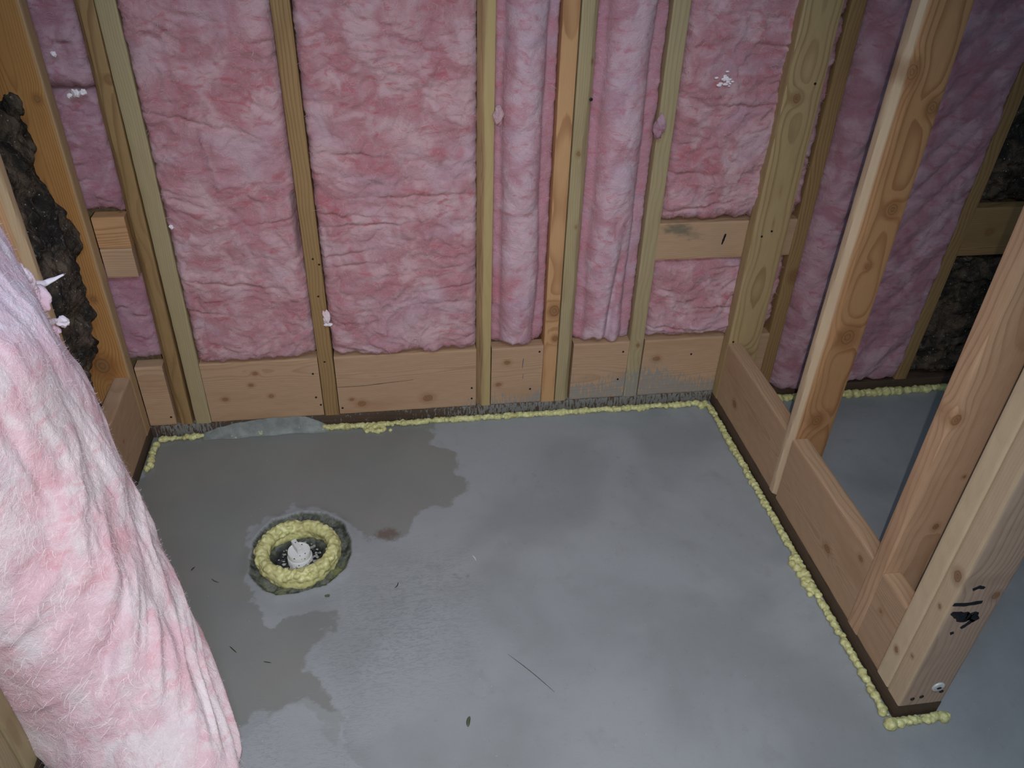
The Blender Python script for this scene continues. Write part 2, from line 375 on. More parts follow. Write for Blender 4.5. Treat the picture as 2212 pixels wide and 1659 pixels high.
# ------------------------------------------------------------------ lumber
SEED = [100]
def lumber(name, bounds, axis, mat, label, group=None, knots=(), lean=(0, 0), bevel=.003, pith=None, ringsp=.0042, splash=None, sap=None, mildew=None,
           step=.006, fine=None, parent=None, wane=None, cat='board'):
    """a board: rounded section, growth rings measured from a pith line, knots (l, side, radius, bendaxis)"""
    x0, x1, y0, y1, z0, z1 = bounds; SEED[0] += 1; rs = np.random.RandomState(SEED[0])
    lo = np.array([x0, y0, z0]); hi = np.array([x1, y1, z1])
    la = 'xyz'.index(axis); ca = [i for i in range(3) if i != la]
    if axis == 'y': ca = [2, 0]
    A, B, L = hi[ca[0]] - lo[ca[0]], hi[ca[1]] - lo[ca[1]], hi[la] - lo[la]
    def side(p, q_, n_):
        return [p + (q_ - p) * i / n_ for i in range(n_)]
    per = []
    corners = [(-A/2, -B/2), (A/2, -B/2), (A/2, B/2), (-A/2, B/2)]
    dirs = [(1, 0), (0, 1), (-1, 0), (0, -1)]
    for k in range(4):
        c0 = np.array(corners[k]); d = np.array(dirs[k]); c1 = np.array(corners[(k + 1) % 4])
        ln = np.linalg.norm(c1 - c0); n = max(2, int((ln - 2 * bevel) / step))
        for i in range(n + 1): per.append(c0 + d * (bevel + (ln - 2 * bevel) * i / n))
        nd = np.array(dirs[(k + 1) % 4]); cc = c1 - d * bevel + nd * bevel
        per.append(cc + (d - nd) * bevel * .7071)
    per = np.array(per); n = len(per)
    if fine is None: ls = np.linspace(0, L, max(2, int(L / step) + 1))
    else: ls = np.unique(np.concatenate([np.linspace(0, fine, int(fine / step) + 1), np.linspace(fine, L, max(2, int((L - fine) / .06)))]))
    ls[0] = 0; m = len(ls)
    a = np.tile(per[:, 0], (m, 1)); b = np.tile(per[:, 1], (m, 1)); l = np.tile(ls[:, None], (1, n))
    if pith is None:
        ang = rs.rand() * 2 * np.pi; dd = .03 + rs.rand() * .05
        pith = (np.cos(ang) * dd, np.sin(ang) * dd)
    o1 = rs.rand() * 50
    wa = .010 * noise2(l * 2.2 + o1, l * 0 + 3, 31) + .003 * noise2(l * 9 + o1, a * 20 + 5, 32)
    wb = .010 * noise2(l * 2.0 + o1, l * 0 + 9, 33) + .003 * noise2(l * 8 + o1, b * 20 + 5, 34)
    r = np.hypot(a - pith[0] + wa, b - pith[1] + wb)
    kd = np.full(r.shape, 9.0)
    for (kl, ks, kr, kax) in knots:                     # kax: which section axis is the knot's sideways position
        s_ = a if kax == 0 else b
        d = np.hypot((l - kl) / 1.25, s_ - ks)
        r = r + .9 * kr * np.exp(-(d / (2.0 * kr))**2)
        kd = np.minimum(kd, d / kr)
    # small dents and edge wear
    P = np.zeros((m, n, 3))
    jit = .0004 * noise2(l * 30, a * 60 + b * 90, 41)
    P[..., ca[0]] = a * (1 + 0) + jit; P[..., ca[1]] = b + jit; P[..., la] = l
    if wane is not None:                                # (corner sign a, sign b, size)
        sa, sb, wz = wane
        amt = wz * (1 + .5 * noise2(l * 5 + o1, l * 0, 51))
        ea = A/2 - sa * a; eb = B/2 - sb * b
        cut = np.clip(amt - (ea + eb), 0, None) / 2
        P[..., ca[0]] -= sa * cut; P[..., ca[1]] -= sb * cut
    if axis == 'z':
        P[..., 0] += lean[0] * l; P[..., 1] += lean[1] * l
    org = np.zeros(3); org[ca[0]] = (lo[ca[0]] + hi[ca[0]]) / 2; org[ca[1]] = (lo[ca[1]] + hi[ca[1]]) / 2; org[la] = lo[la]
    faces = grid_faces(m, n, wrap=True)[:, ::-1]
    sapv = np.zeros(r.shape)
    if sap:                                             # (section axis, side, width): pale sapwood along one edge
        dsap = (A / 2 - sap[1] * a) if sap[0] == 0 else (B / 2 - sap[1] * b)
        sapv = np.clip(.5 + (sap[2] * (1 + .3 * noise2(l * 3 + o1, l * 0, 61)) - dsap) / .004, 0, 1)
    V = P.reshape(-1, 3); rr = r.ravel() / ringsp; kk = kd.ravel()
    gp = np.stack([a, b, l], -1).reshape(-1, 3) + rs.rand(3) * 10
    # end caps: fan round a centre vertex
    c0 = P[0].mean(0); c1 = P[-1].mean(0)
    V = np.vstack([V, c0, c1]); i0 = len(V) - 2; i1 = i0 + 1
    rr = np.append(rr, [np.hypot(*pith) / ringsp] * 2); kk = np.append(kk, [9, 9]); gp = np.vstack([gp, gp[0], gp[-1]])
    sp = np.zeros(len(V))
    if splash: Wd = V + org; sp = splash(Wd[:, 0], Wd[:, 1], Wd[:, 2])
    j = np.arange(n); jn = (j + 1) % n
    fl = [tuple(f) for f in faces.tolist()] + [(i0, int(p_), int(q_)) for p_, q_ in zip(j, jn)] + [(i1, int((m-1)*n + q_), int((m-1)*n + p_)) for p_, q_ in zip(j, jn)]
    o = mesh_obj(name, V, fl, mat, parent=parent, attrs={'ring': rr, 'kd': kk, 'gp': gp, 'splash': sp, 'mildew': (mildew(*(V + org).T) if mildew else np.zeros(len(V))), 'sap': np.append(sapv.ravel(), [0, 0])}, loc=tuple(org))
    # flat shading on flats: mark by edge angle
    me = o.data
    try: me.set_sharp_from_angle(angle=math.radians(30))
    except Exception: pass
    # consistent outward normals
    bm = bmesh.new(); bm.from_mesh(me); bmesh.ops.recalc_face_normals(bm, faces=bm.faces[:]); bm.to_mesh(me); bm.free()
    tag(o, label, cat, group)
    return o

def disc(name, c, nrm, r, mat, parent, depth=.0012, seg=12, squash=1):
    """small round head pressed on a face, c in world space"""
    q = Vector((0, 0, 1)).rotation_difference(Vector(nrm)).to_matrix()
    v = []; 
    for rr, dz in ((r, -.0005), (r, depth * .6), (r * .75, depth)):
        for k in range(seg):
            a = 2 * math.pi * k / seg; v.append(Vector(c) + q @ Vector((rr * math.cos(a), rr * math.sin(a) * squash, dz)))
    v.append(Vector(c) + q @ Vector((0, 0, depth)))
    f = []
    for lv in range(2):
        for k in range(seg): f.append((lv*seg+k, lv*seg+(k+1) % seg, (lv+1)*seg+(k+1) % seg, (lv+1)*seg+k))
    for k in range(seg): f.append((2*seg+k, 2*seg+(k+1) % seg, 3*seg))
    po = parent.location if parent else Vector((0, 0, 0))
    return mesh_obj(name, [tuple(p - po) for p in v], f, mat, parent=parent)

def splash_back(x, y, z):
    lim = .045 + .075 * sstep(1.0, 1.35, x) * (.75 + .25 * np.sin(x * 23)) * (1 - .5 * sstep(1.5, 1.62, x)) + .012 * sstep(.85, 1.0, x) - .05 * (1 - sstep(.8, .98, x))
    return np.clip(.47 + (lim - z) / .11, 0, .70) * (y < .004)
def splash_sill(x, y, z):
    return np.where(x > XR + .01, .1, np.clip(.25 + .5 * sstep(.7, 1.15, x) + .5 * np.exp(-((x - .2) / .07)**2), 0, .62))

SB = 'sole plates'
o = lumber('sole_plate', (-.04, 3.25, 0, .14, .0008, .038), 'x', M['treated'], 'dark brown damp sole plate along the foot of the back wall, crusted with cement', splash=splash_sill, step=.01, cat='sill')
o = lumber('sole_plate', (-.04, XL, -1.6, -.0005, .0008, .038), 'y', M['treated'], 'dark sole plate under the left wall framing, beside the pink roll', step=.01, cat='sill')
o = lumber('sole_plate', (XR, XR + .089, -1.002, -.0005, .0008, .038), 'y', M['treated'], 'dark reddish brown sole plate under the open stud partition on the right', step=.01, cat='sill')

TOP = CEIL - .002
Z0 = .0385
def bstud(xb, xt, mat, label, depth=.14, **kw):
    """back wall stud: bottom and top (z 1.06) spans of its front edge in x"""
    lean = ((xt[0] - xb[0]) / 1.02, 0)
    return lumber('wall_stud', (xb[0], xb[1], 0, depth, Z0, TOP), 'z', mat, label, lean=lean, fine=1.15, cat='stud', **kw)
G = None
sA = bstud((.1765, .2145), (.187, 0), M['wood_brown'], 'brown back wall stud, left one of the pair nearest the left corner', wane=(-1, -1, .012), knots=[(.87, .017, .006, 0)])
sB = bstud((.222, .261), (.226, 0), M['wood_olive'], 'pale greenish tan back wall stud doubled against a browner one near the left corner', pith=(.05, -.1))
s2 = bstud((.552, .590), (.548, 0), M['wood_brown'], 'single olive brown back wall stud between the two widest pink batts', pith=(.06, .02))
s3 = bstud((.958, .996), (.954, 0), M['wood_brown2'], 'single two-toned tan back wall stud right of the widest red-pink batt', sap=(0, 1, .024), wane=(-1, -1, .016))
s4 = bstud((1.137, 1.1745), (1.129, 0), M['wood_fir'], 'orange grained stud with a big knot, left one of the middle pair', knots=[(.29, .004, .015, 0), (.205, .010, .008, 0)])
s5 = bstud((1.1765, 1.2155), (1.1685, 0), M['wood_olive'], 'pale tan stud with small knots, right one of the middle pair', knots=[(.70, -.004, .006, 0), (.52, .004, .004, 0), (.90, .015, .005, 0)], wane=(1, -1, .012))
s6 = bstud((1.372, 1.411), (1.363, 0), M['wood_olive'], 'single pale grey-tan back wall stud left of the short wooden cross block', splash=splash_back, knots=[(.17, .004, .006, 0)])
s8 = bstud((1.768, 1.805), (1.759, 0), M['wood_brown'], 'shaded brown back wall stud just right of the wide corner post', knots=[(.36, .01, .012, 0)])
s9 = bstud((2.199, 2.236), (2.228, 0), M['wood_brown'], 'weathered back wall stud seen through the partition, between pink and black insulation')
s10 = bstud((2.60, 2.638), (2.60, 0), M['wood_tan'], 'back wall stud at the far right end of the black insulation')

def bblock(x0, x1, z0, z1, label, name='blocking_board', **kw):
    return lumber(name, (x0 + .0006, x1 - .0006, .0005, .0385, z0 + .0005, z1), 'x', M['wood_block'], label, cat='blocking', step=.004, splash=splash_back, **kw)
ZB = .222
b0 = bblock(XL, .1755, Z0, ZB, 'short block low in the narrow bay at the left end of the back wall')
b1 = bblock(.262, .551, Z0, ZB, 'wide pine block with dark knots under the leftmost of the wide pink batts', knots=[(.045, -.02, .007, 1), (.16, -.018, .006, 1), (.13, .055, .006, 1), (.115, .02, .006, 1)])
b2 = bblock(.591, .957, Z0, ZB, 'longest pine block, with a split line, under the widest red-pink batt', knots=[(.035, -.045, .006, 1), (.235, -.055, .012, 1), (.06, -.06, .01, 1)])
b3 = bblock(.997, 1.136, Z0, ZB, 'short pine block with a chalk mark and two knots under the first vertical pink roll', knots=[(.042, .045, .0075, 1), (.02, -.025, .007, 1)])
b4 = bblock(1.2165, 1.371, Z0, ZB, 'short pine block under the pink roll right of the middle stud pair')
b5 = bblock(1.412, 1.767, Z0, ZB, 'pine block with cement splatter low in the bay at the corner post', knots=[(.04, .03, .009, 1)])
M['wood_block2'] = M['wood_block']
bm1 = lumber('blocking_board', (1.405, 1.763, .0005, .0385, .460, .560), 'x', M['wood_block'], 'short stained cross block with a black slot at mid height beside the corner post', cat='blocking', step=.004, mildew=lambda x, y, z: np.exp(-(((x - 1.45) / .05)**2 + ((z - .545) / .018)**2)) + .6 * np.exp(-(((x - 1.50) / .05)**2 + ((z - .52) / .02)**2)), knots=[(.15, .01, .006, 0)])
bm2 = lumber('blocking_board', (XL + .0006, .178, .0005, .0385, .543, .617), 'x', M['wood_fir'], 'upper of two short cross blocks stacked in the narrow left bay', cat='blocking', step=.004, knots=[(.055, .01, .003, 0)])
bm3 = lumber('blocking_board', (XL + .0006, .177, .0005, .0385, .470, .5425), 'x', M['wood_block'], 'lower of two short cross blocks stacked in the narrow left bay', cat='blocking', step=.004)
bm4 = lumber('blocking_board', (2.245, 2.599, .0005, .0385, .437, .574), 'x', M['wood_brown'], 'brown cross block between patches of black insulation at the far right', cat='blocking', step=.006, knots=[(.07, .0, .008, 1)])

# left wall (its boards run in y; face plane x = XL)
lumber('wall_stud', (-.04, XL, -.0385, -.0006, Z0, TOP), 'z', M['wood_orange'], 'broad orange-brown corner stud where the left wall meets the back wall', fine=1.15, cat='stud', sap=(0, 1, .003),
       pith=(.02, -.04), knots=[(.845, .055, .007, 0), (.40, .045, .007, 0), (.22, .02, .02, 0)])
lb = lumber('blocking_board', (XL - .038, XL - .0006, -.3042, -.0392, Z0, ZB), 'y', M['wood_block'], 'block low in the left wall in front of the dark insulation', cat='blocking', step=.005, knots=[(.12, .01, .004, 0)])
lumber('wall_stud', (-.04, XL, -.343, -.305, Z0, TOP), 'z', M['wood_left'], 'left wall stud rising behind the bulging pale pink roll', fine=1.3, cat='stud', sap=(0, 1, .003), wane=(1, -1, .018))
lumber('wall_stud', (-.04, XL, -.936, -.898, Z0, TOP), 'z', M['wood_olive'], 'left wall stud at the lower left corner, right one of a pair', fine=.8, cat='stud')
lumber('wall_stud', (-.04, XL - .004, -.975, -.937, Z0, TOP), 'z', M['wood_olive'], 'left wall stud at the lower left corner, left one of a pair', fine=.8, cat='stud')

# partition (studs show a narrow edge to the left and a broad face to the viewer)
PX1 = XR + .089
def pstud(y0, y1, mat, label, **kw):
    return lumber('partition_stud', (XR, PX1, y0, y1, Z0, TOP), 'z', mat, label, fine=1.35, cat='stud', step=.005, **kw)
p0 = pstud(-.038, -.0006, M['wood_tan'], 'wide flat tan post in the corner where the partition meets the back wall', pith=(.0, .05), knots=[(.14, .01, .012, 0), (.83, -.012, .010, 0)], ringsp=.005)
p1 = pstud(-.443, -.405, M['wood_p1'], 'knotty pale-edged partition stud with large round knots, nearest the corner post', sap=(0, -1, .003), pith=(.015, .035), ringsp=.0065, wane=(-1, -1, .02),
           knots=[(.235, .0, .013, 0), (.455, .01, .017, 0), (.62, .004, .006, 0), (.74, .018, .011, 0), (.99, -.03, .013, 0), (.93, .03, .011, 0)])
p2 = pstud(-.843, -.805, M['wood_p2'], 'brown partition stud standing alone between the knotty stud and the doubled end pair', pith=(.02, .045), ringsp=.0075, knots=[(.30, .02, .007, 0), (.55, -.035, .010, 0), (.42, .03, .004, 0)])
p3 = pstud(-.9625, -.924, M['wood_pale'], 'pale partition stud, rear one of the doubled end pair', sap=(0, -1, .008), pith=(.09, .0), knots=[(.09, -.0, .006, 1)])
p4 = pstud(-1.002, -.9635, M['wood_grey'], 'end stud of the partition, marked with black marker scribble and a white button', sap=(0, -1, .003), pith=(-.05, .045), ringsp=.006,
           knots=[(.34, -.004, .010, 1), (.26, .0, .004, 1), (.12, .003, .004, 1), (.30, .03, .008, 0)])
for y0, y1, lab, kn in ((-.4044, -.0386, 'foot block of the partition between the corner post and the knotty stud', [(.26, -.03, .010, 0)]),
                    (-.8044, -.4436, 'long block at the foot of the partition between its two single studs', [(.03, .058, .007, 0), (.13, -.02, .010, 0)]),
                    (-.9234, -.8436, 'shortest block at the foot of the partition beside the doubled end studs', [(.05, .02, .004, 0)])):
    lumber('blocking_board', (XR + .0004, XR + .0385, y0, y1, Z0, ZB), 'y', M['wood_block'], lab, cat='blocking', step=.004, knots=kn)

# nails, holes and marks
def nail(c, n, r, par, sq=1): return disc('nail', c, n, r, M['hole'], par, squash=sq)
FY = (0, -1, 0); FX = (-1, 0, 0)
for x, z, par in ((.535, .175, b1), (.535, .10, b1), (.545, .075, b1), (.945, .065, b2), (.945, .10, b2), (.60, .06, b2), (.165, .065, b0), (1.105, .085, b3), (1.125, .205, b3), (1.355, .19, b4), (1.35, .10, b4), (1.55, .17, b5)):
    nail((x, .0003, z), FY, .0028, par)
for x, z in ((.57, .50), (.583, .485), (.572, .40), (.568, .21)): nail((x, 0, z), FY, .0025, s2)
nail((1.205, 0, .86), FY, .004, s5)
for x, z in ((1.657, .535), (1.680, .548), (1.645, .228), (1.70, .9)): nail((x, -.0384, z), FY, .0028, p0)
for x, z in ((1.655, .058), (1.672, .062), (1.708, .072)): nail((x, -1.0024, z), FY, .0042, p4)
disc('plastic_button', (1.696, -1.0024, .088), FY, .0125, M['plastic'], p4, depth=.003, seg=20)
disc('button_dimple', (1.696, -1.0052, .088), FY, .005, M['hole'], p4, depth=.0006, seg=14, squash=.7)
disc('nail', (XL, -.02, .36), (1, 0, 0), .004, M['hole'], None) if False else None

def stroke(name, pts, wid, plane_y, mat, par, z=.0005):
    """flat ink stroke on a -y face from a polyline of (x, z, width factor)"""
    p = np.array(pts, float); n = len(p)
    tt = np.linspace(0, n - 1, n * 8); X_ = np.interp(tt, range(n), p[:, 0]); Z_ = np.interp(tt, range(n), p[:, 1]); Wd = np.interp(tt, range(n), p[:, 2]) * wid
    dx, dz = np.gradient(X_), np.gradient(Z_); L_ = np.hypot(dx, dz) + 1e-9; nx, nz = -dz / L_, dx / L_
    j = 1 + .35 * noise2(tt * 2.1, tt * 0, 77)
    po = np.array(par.location)
    v = []
    for i in range(len(tt)):
        for sgn in (-1, 1):
            v.append(np.array([X_[i] + sgn * nx[i] * Wd[i] * j[i] / 2, plane_y - z, Z_[i] + sgn * nz[i] * Wd[i] * j[i] / 2]) - po)
    for i in range(len(tt)):
        for sgn in (-1, 1):
            v.append(np.array([X_[i] + sgn * nx[i] * Wd[i] * j[i] / 2, plane_y + .0003, Z_[i] + sgn * nz[i] * Wd[i] * j[i] / 2]) - po)
    m = len(tt) * 2; f = []
    for i in range(len(tt) - 1):
        f.append((2*i, 2*i+1, 2*i+3, 2*i+2)); f.append((m+2*i, 2*i, 2*i+2, m+2*i+2)); f.append((2*i+1, m+2*i+1, m+2*i+3, 2*i+3))
    return mesh_obj(name, v, f, mat, parent=par)
YP = -1.002
stroke('marker_mark', [(1.6349, 0.3264, 0.8), (1.6581, 0.3229, 1.1), (1.6883, 0.3255, 0.9)], .008, YP, M['ink'], p4)
stroke('marker_mark', [(1.6399, 0.3044, 0.6), (1.6536, 0.2976, 2.2), (1.672, 0.2876, 3.2), (1.6837, 0.2906, 2.4), (1.6962, 0.2766, 1.6)], .008, YP, M['ink'], p4)
stroke('marker_mark', [(1.6896, 0.28, 1.2), (1.6845, 0.2711, 1.1), (1.6745, 0.2591, 0.9)], .008, YP, M['ink'], p4)
stroke('marker_mark', [(1.6594, 0.2466, 1.0), (1.6652, 0.2494, 0.9)], .008, YP, M['ink'], p4)
stroke('marker_mark', [(1.6568, 0.36, 0.8), (1.6663, 0.3654, 1.0), (1.6778, 0.3615, 0.6)], .008, YP, M['ink'], p4)
stroke('chalk_mark', [(1.081, .155, .6), (1.082, .18, 1), (1.083, .186, .6)], .002, .0005, M['pencil'], b3)
stroke('split_line', [(.592, .128, .5), (.66, .128, 1), (.72, .133, 1), (.79, .138, .4)], .0011, .0005, M['hole'], b2)
stroke('chalk_mark', [(1.083, .12, .6), (1.084, .137, .6)], .0016, .0005, M['pencil'], b3)
stroke('black_slot', [(1.575, .498, .4), (1.577, .51, 1), (1.580, .527, .7)], .006, .0005, M['ink'], bm1)

# ------------------------------------------------------------------ insulation
rng = np.random.RandomState(5)
def fibres(parent, P, N, count, mat, name='loose_fibres', align=None, lmin=.006, lmax=.022, w=.00020, lift=.0018, seed=0):
    """short curled glass strands lying on a surface grid (P, N: nu x nv x 3)"""
    r = np.random.RandomState(seed + 900); nu, nv, _ = P.shape
    iu = r.randint(2, nu - 2, count); iv = r.randint(2, nv - 2, count)
    base = P[iu, iv]; nn = N[iu, iv]
    tu = P[np.minimum(iu + 1, nu - 1), iv] - base; tu /= np.linalg.norm(tu, axis=1)[:, None] + 1e-9
    tv = np.cross(nn, tu)
    ang = r.rand(count) * 2 * np.pi; K = 6
    if align is not None: ang = align + r.randn(count) * .30
    L_ = lmin + (lmax - lmin) * r.rand(count)**2
    curl = (r.rand(count) - .5) * 2.4; up = r.rand(count) * lift * 2
    V = np.zeros((count, K, 2, 3)); pos = base + nn * .0006; a = ang.copy()
    for k in range(K):
        d = tu * np.cos(a)[:, None] + tv * np.sin(a)[:, None]
        sd = np.cross(nn, d); ww = w * (1 - .6 * k / K)
        V[:, k, 0] = pos - sd * ww; V[:, k, 1] = pos + sd * ww
        arch = np.cos(k / (K - 1) * np.pi)
        pos = pos + d * (L_ / K)[:, None] + nn * (up * arch / K * 2 + .0004)[:, None]
        a = a + curl / K * 2
    idx = np.arange(count * K * 2).reshape(count, K, 2)
    f = np.stack([idx[:, :-1, 0], idx[:, :-1, 1], idx[:, 1:, 1], idx[:, 1:, 0]], -1).reshape(-1, 4)
    o = mesh_obj(name, V.reshape(-1, 3), f, mat, parent=parent); o['kind'] = 'stuff'; return o
def normals(P):
    du = np.gradient(P, axis=0); dv = np.gradient(P, axis=1); n = np.cross(du, dv)
    return n / (np.linalg.norm(n, axis=2)[..., None] + 1e-9)
def tuft(parent, c, r, mat, seed, d=(0, -1, 0), name='fibre_tuft', elong=(1, 1, 1)):
    bm = bmesh.new(); bmesh.ops.create_icosphere(bm, subdivisions=4, radius=1)
    rs = np.random.RandomState(seed); o1 = rs.rand() * 40
    for v in bm.verts:
        p = np.array(v.co); n = fbm(np.array([p[0] * 1.1 + p[1] * .8 + o1]), np.array([p[2] * 1.3 - p[1] * .7 + p[0] * .3]), seed, 3, .45)[0]
        s_ = r * (1 + .45 * n); v.co = Vector((p[0] * s_ * elong[0], p[1] * s_ * elong[1] * .7, p[2] * s_ * elong[2]))
    me = bpy.data.meshes.new(name); bm.to_mesh(me); bm.free()
    a = me.attributes.new('fp', 'FLOAT_VECTOR', 'POINT'); co = np.zeros(len(me.vertices) * 3, np.float32); me.vertices.foreach_get('co', co)
    a.data.foreach_set('vector', co + seed); me.materials.append(mat)
    me.polygons.foreach_set('use_smooth', [True] * len(me.polygons))
    o = bpy.data.objects.new(name, me); COL.objects.link(o); o.parent = parent
    o.location = Vector(c) - (parent.location if parent else Vector((0, 0, 0))); return o

def batt(label, x0, x1, z0, z1, mat, seed, amp=.009, bulge=.016, face=.0, leanl=0, leanr=0, style='wide', step=.0035, nfib=2200, group=None, back=.13, name='insulation_batt', zvis=1.15, fmat='fibre_pink', gap=None):
    """fibreglass filling a bay of the back wall: a lumpy pillow set between the studs"""
    nx = int((x1 - x0) / step) + 1
    zs = np.concatenate([np.linspace(z0, min(z1, zvis), int((min(z1, zvis) - z0) / step) + 1), np.arange(zvis + .05, z1 + .001, .05) if z1 > zvis else []])
    u = np.linspace(0, 1, nx); X, Z = np.meshgrid(u, zs, indexing='ij')
    xl = x0 + leanl * (Z - .04); xr = x1 + leanr * (Z - .04); Wx = lerp(xl, xr, X)
    dl = Wx - xl; dr = xr - Wx; db = Z - z0; dt = z1 - Z; o_ = seed * 3.7
    ragx = .0045 * fbm(Z * 22 + o_, X * 2, seed + 1, 5, .6); ragz = .008 * fbm(X * (x1 - x0) * 22 + o_, Z * 3, seed + 15, 4, .6)
    edge = np.minimum(dl + ragx, dr - ragx); edgev = np.minimum(db + ragz, dt + .5 * ragz)
    pe = 1 - np.exp(-np.clip(edge + .002, 0, 1) / .0055); pv = 1 - np.exp(-np.clip(edgev + .002, 0, 1) / .010)
    wx = Wx + .045 * fbm(Wx * 6 + o_, Z * 6, seed + 2, 2); wz = Z + .045 * fbm(Wx * 6 + 9 + o_, Z * 6, seed + 3, 2)
    h = bulge * np.minimum(1, 4 * (X * (1 - X)))**.7 * .5 + bulge * .5
    if style == 'wide':
        h = h + amp * (.8 * fbm(wx * 7 + o_, wz * 7, seed + 4, 2) + .55 * ridged(wx * 15 + o_, wz * 11, seed + 6, 2) * .6
                       + .46 * fbm(wx * 30 + .6 * noise2(wz * 30, wx * 30, seed + 40), wz * 38, seed + 8, 3, .6) + .10 * fbm(wx * 130, wz * 170, seed + 12, 2))
        # a few creases
        rs = np.random.RandomState(seed)
        for k in range(7):
            cz = z0 + rs.rand() * (min(z1, 1.1) - z0); cxx = rs.rand(); ln = .1 + .3 * rs.rand(); sl = (rs.rand() - .5) * .5
            zc = cz + sl * (X - cxx) * .25 + .006 * noise2(X * 9, X * 0 + k, seed + 20)
            h = h - amp * .9 * np.exp(-((Z - zc) / .0035)**2) * np.exp(-((X - cxx) / ln)**2)
            h = h + amp * .5 * np.exp(-((Z - zc - .012) / .012)**2) * np.exp(-((X - cxx) / ln)**2)
        tone = .35 * fbm(wx * 5, wz * 5, seed + 30, 3)
    elif style == 'roll':
        cx_ = .47 + .05 * noise2(Z * 3 + o_, Z * 0, seed + 5)
        body = np.clip(1 - ((X - cx_) / (.34 + .03 * noise2(Z * 5 + o_, Z * 0, seed + 7)))**2, 0, 1)**.6
        h = -.012 + .040 * body
        wr = (X - cx_)**2 * .09                           # cross wrinkles sagging like hammocks
        h = h + .0035 * np.abs(noise2((Z + wr) * 24 + o_, X * 2.5, seed + 9)) * body * 2 * sstep(.1, .5, noise2(Z * 4 + o_, X, seed + 2) + .3)
        h = h + .006 * fbm(wx * 14 + o_, wz * 9, seed + 4, 3) + .0012 * fbm(wx * 100, wz * 110, seed + 12, 2)
        if seed == 7:
            gx = (X - .56 - .10 * sstep(.22, .55, Z)) / .07
            h = h - .026 * np.exp(-gx**2) * sstep(.62, .30, Z)
        tone = body * 1.1 - .75 + .3 * fbm(wx * 8, wz * 6, seed + 30, 2)
    elif style == 'fold':                                 # diagonal folds
        dg = (Z - Wx * 1.2)
        h = h + .010 * np.abs(noise2(dg * 6 + o_, Wx * 1.5, seed + 5)) * 2 + .004 * fbm(wx * 20, wz * 20, seed + 4, 3)
        h = h + .03 * np.exp(-((X - .12) / .10)**2)
        tone = .3 * fbm(wx * 4, wz * 4, seed + 30, 3) + .7 * np.exp(-((X - .12) / .12)**2) * (noise2(wx * 30, wz * 30, seed + 3) * .5 + .3)
    h = h * pe * pv - .022 * (1 - pe) - .030 * (1 - pv)
    if gap: h = h - .05 * sstep(.013, .005, dr + .002 * noise2(Z * 40, X * 0, 5)) * sstep(gap[0], gap[0] + .02, Z) * sstep(gap[1], gap[1] - .05, Z)
    Yf = face - h
    V = np.stack([Wx, Yf, Z], -1); N = -normals(V) if False else normals(V)
    if N[..., 1].mean() > 0: N = -N
    n1, n2 = X.shape
    # skirt back into the bay
    Vb = V.copy(); Vb[..., 1] = back
    ring = [(i, 0) for i in range(n1)] + [(n1 - 1, j) for j in range(1, n2)] + [(i, n2 - 1) for i in range(n1 - 2, -1, -1)] + [(0, j) for j in range(n2 - 2, 0, -1)]
    idx = np.array([i * n2 + j for i, j in ring]); nb = n1 * n2
    Vs = V.reshape(-1, 3); skirt = Vs[idx].copy(); skirt[:, 1] = back
    F = grid_faces(n1, n2)
    k = np.arange(len(idx)); kn = (k + 1) % len(idx)
    Fs = np.stack([idx[k], idx[kn], nb + kn, nb + k], -1)
    bf = np.array([[nb, nb + n1 - 1, nb + n1 - 1 + n2 - 1, nb + 2 * (n1 - 1) + n2 - 1]])
    Vall = np.vstack([Vs, skirt]); org = np.array([(x0 + x1) / 2, back, z0])
    o = mesh_obj(name, Vall - org, np.vstack([F, Fs, bf]), mat, loc=tuple(org),
                 attrs={'fp': Vall + seed * 1.3, 'tone': np.append(tone.ravel(), np.zeros(len(idx)))})
    bm = bmesh.new(); bm.from_mesh(o.data); bmesh.ops.recalc_face_normals(bm, faces=bm.faces[:]); bm.to_mesh(o.data); bm.free()
    jv = (zs < zvis).sum()
    if nfib: fibres(o, (V - org)[:, :jv], N[:, :jv], nfib, M[fmat], seed=seed)
    tag(o, label, 'insulation', group); return o

BT = CEIL - .01
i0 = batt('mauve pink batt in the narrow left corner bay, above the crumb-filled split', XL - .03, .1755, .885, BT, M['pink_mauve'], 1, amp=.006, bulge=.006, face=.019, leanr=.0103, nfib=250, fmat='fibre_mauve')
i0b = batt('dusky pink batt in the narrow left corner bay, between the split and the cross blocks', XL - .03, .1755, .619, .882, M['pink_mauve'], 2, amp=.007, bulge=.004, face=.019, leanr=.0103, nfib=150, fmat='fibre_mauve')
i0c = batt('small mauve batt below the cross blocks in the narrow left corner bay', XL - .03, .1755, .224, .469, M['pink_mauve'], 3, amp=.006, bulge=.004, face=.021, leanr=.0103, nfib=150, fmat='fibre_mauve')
i1 = batt('wide pale-streaked pink batt between the left stud pair and the single olive stud', .262, .551, .224, BT, M['pink'], 4, leanl=.003, leanr=-.004, nfib=1500, gap=(.50, .68))
i2 = batt('widest, reddest pink batt, in the bay above the longest pine block', .5915, .957, .224, BT, M['pink'], 5, leanl=-.004, leanr=-.004, nfib=1800, amp=.0095)
i3 = batt('narrow pink roll with sagging cross wrinkles left of the middle stud pair', .9975, 1.1358, .224, BT, M['pink_roll'], 6, leanl=-.004, leanr=-.008, style='roll', face=.006, nfib=900)
i4 = batt('narrow pink roll splitting in two at its foot, right of the middle stud pair', 1.2168, 1.371, .224, BT, M['pink_roll'], 7, leanl=-.008, leanr=-.009, style='roll', face=.004, nfib=900)
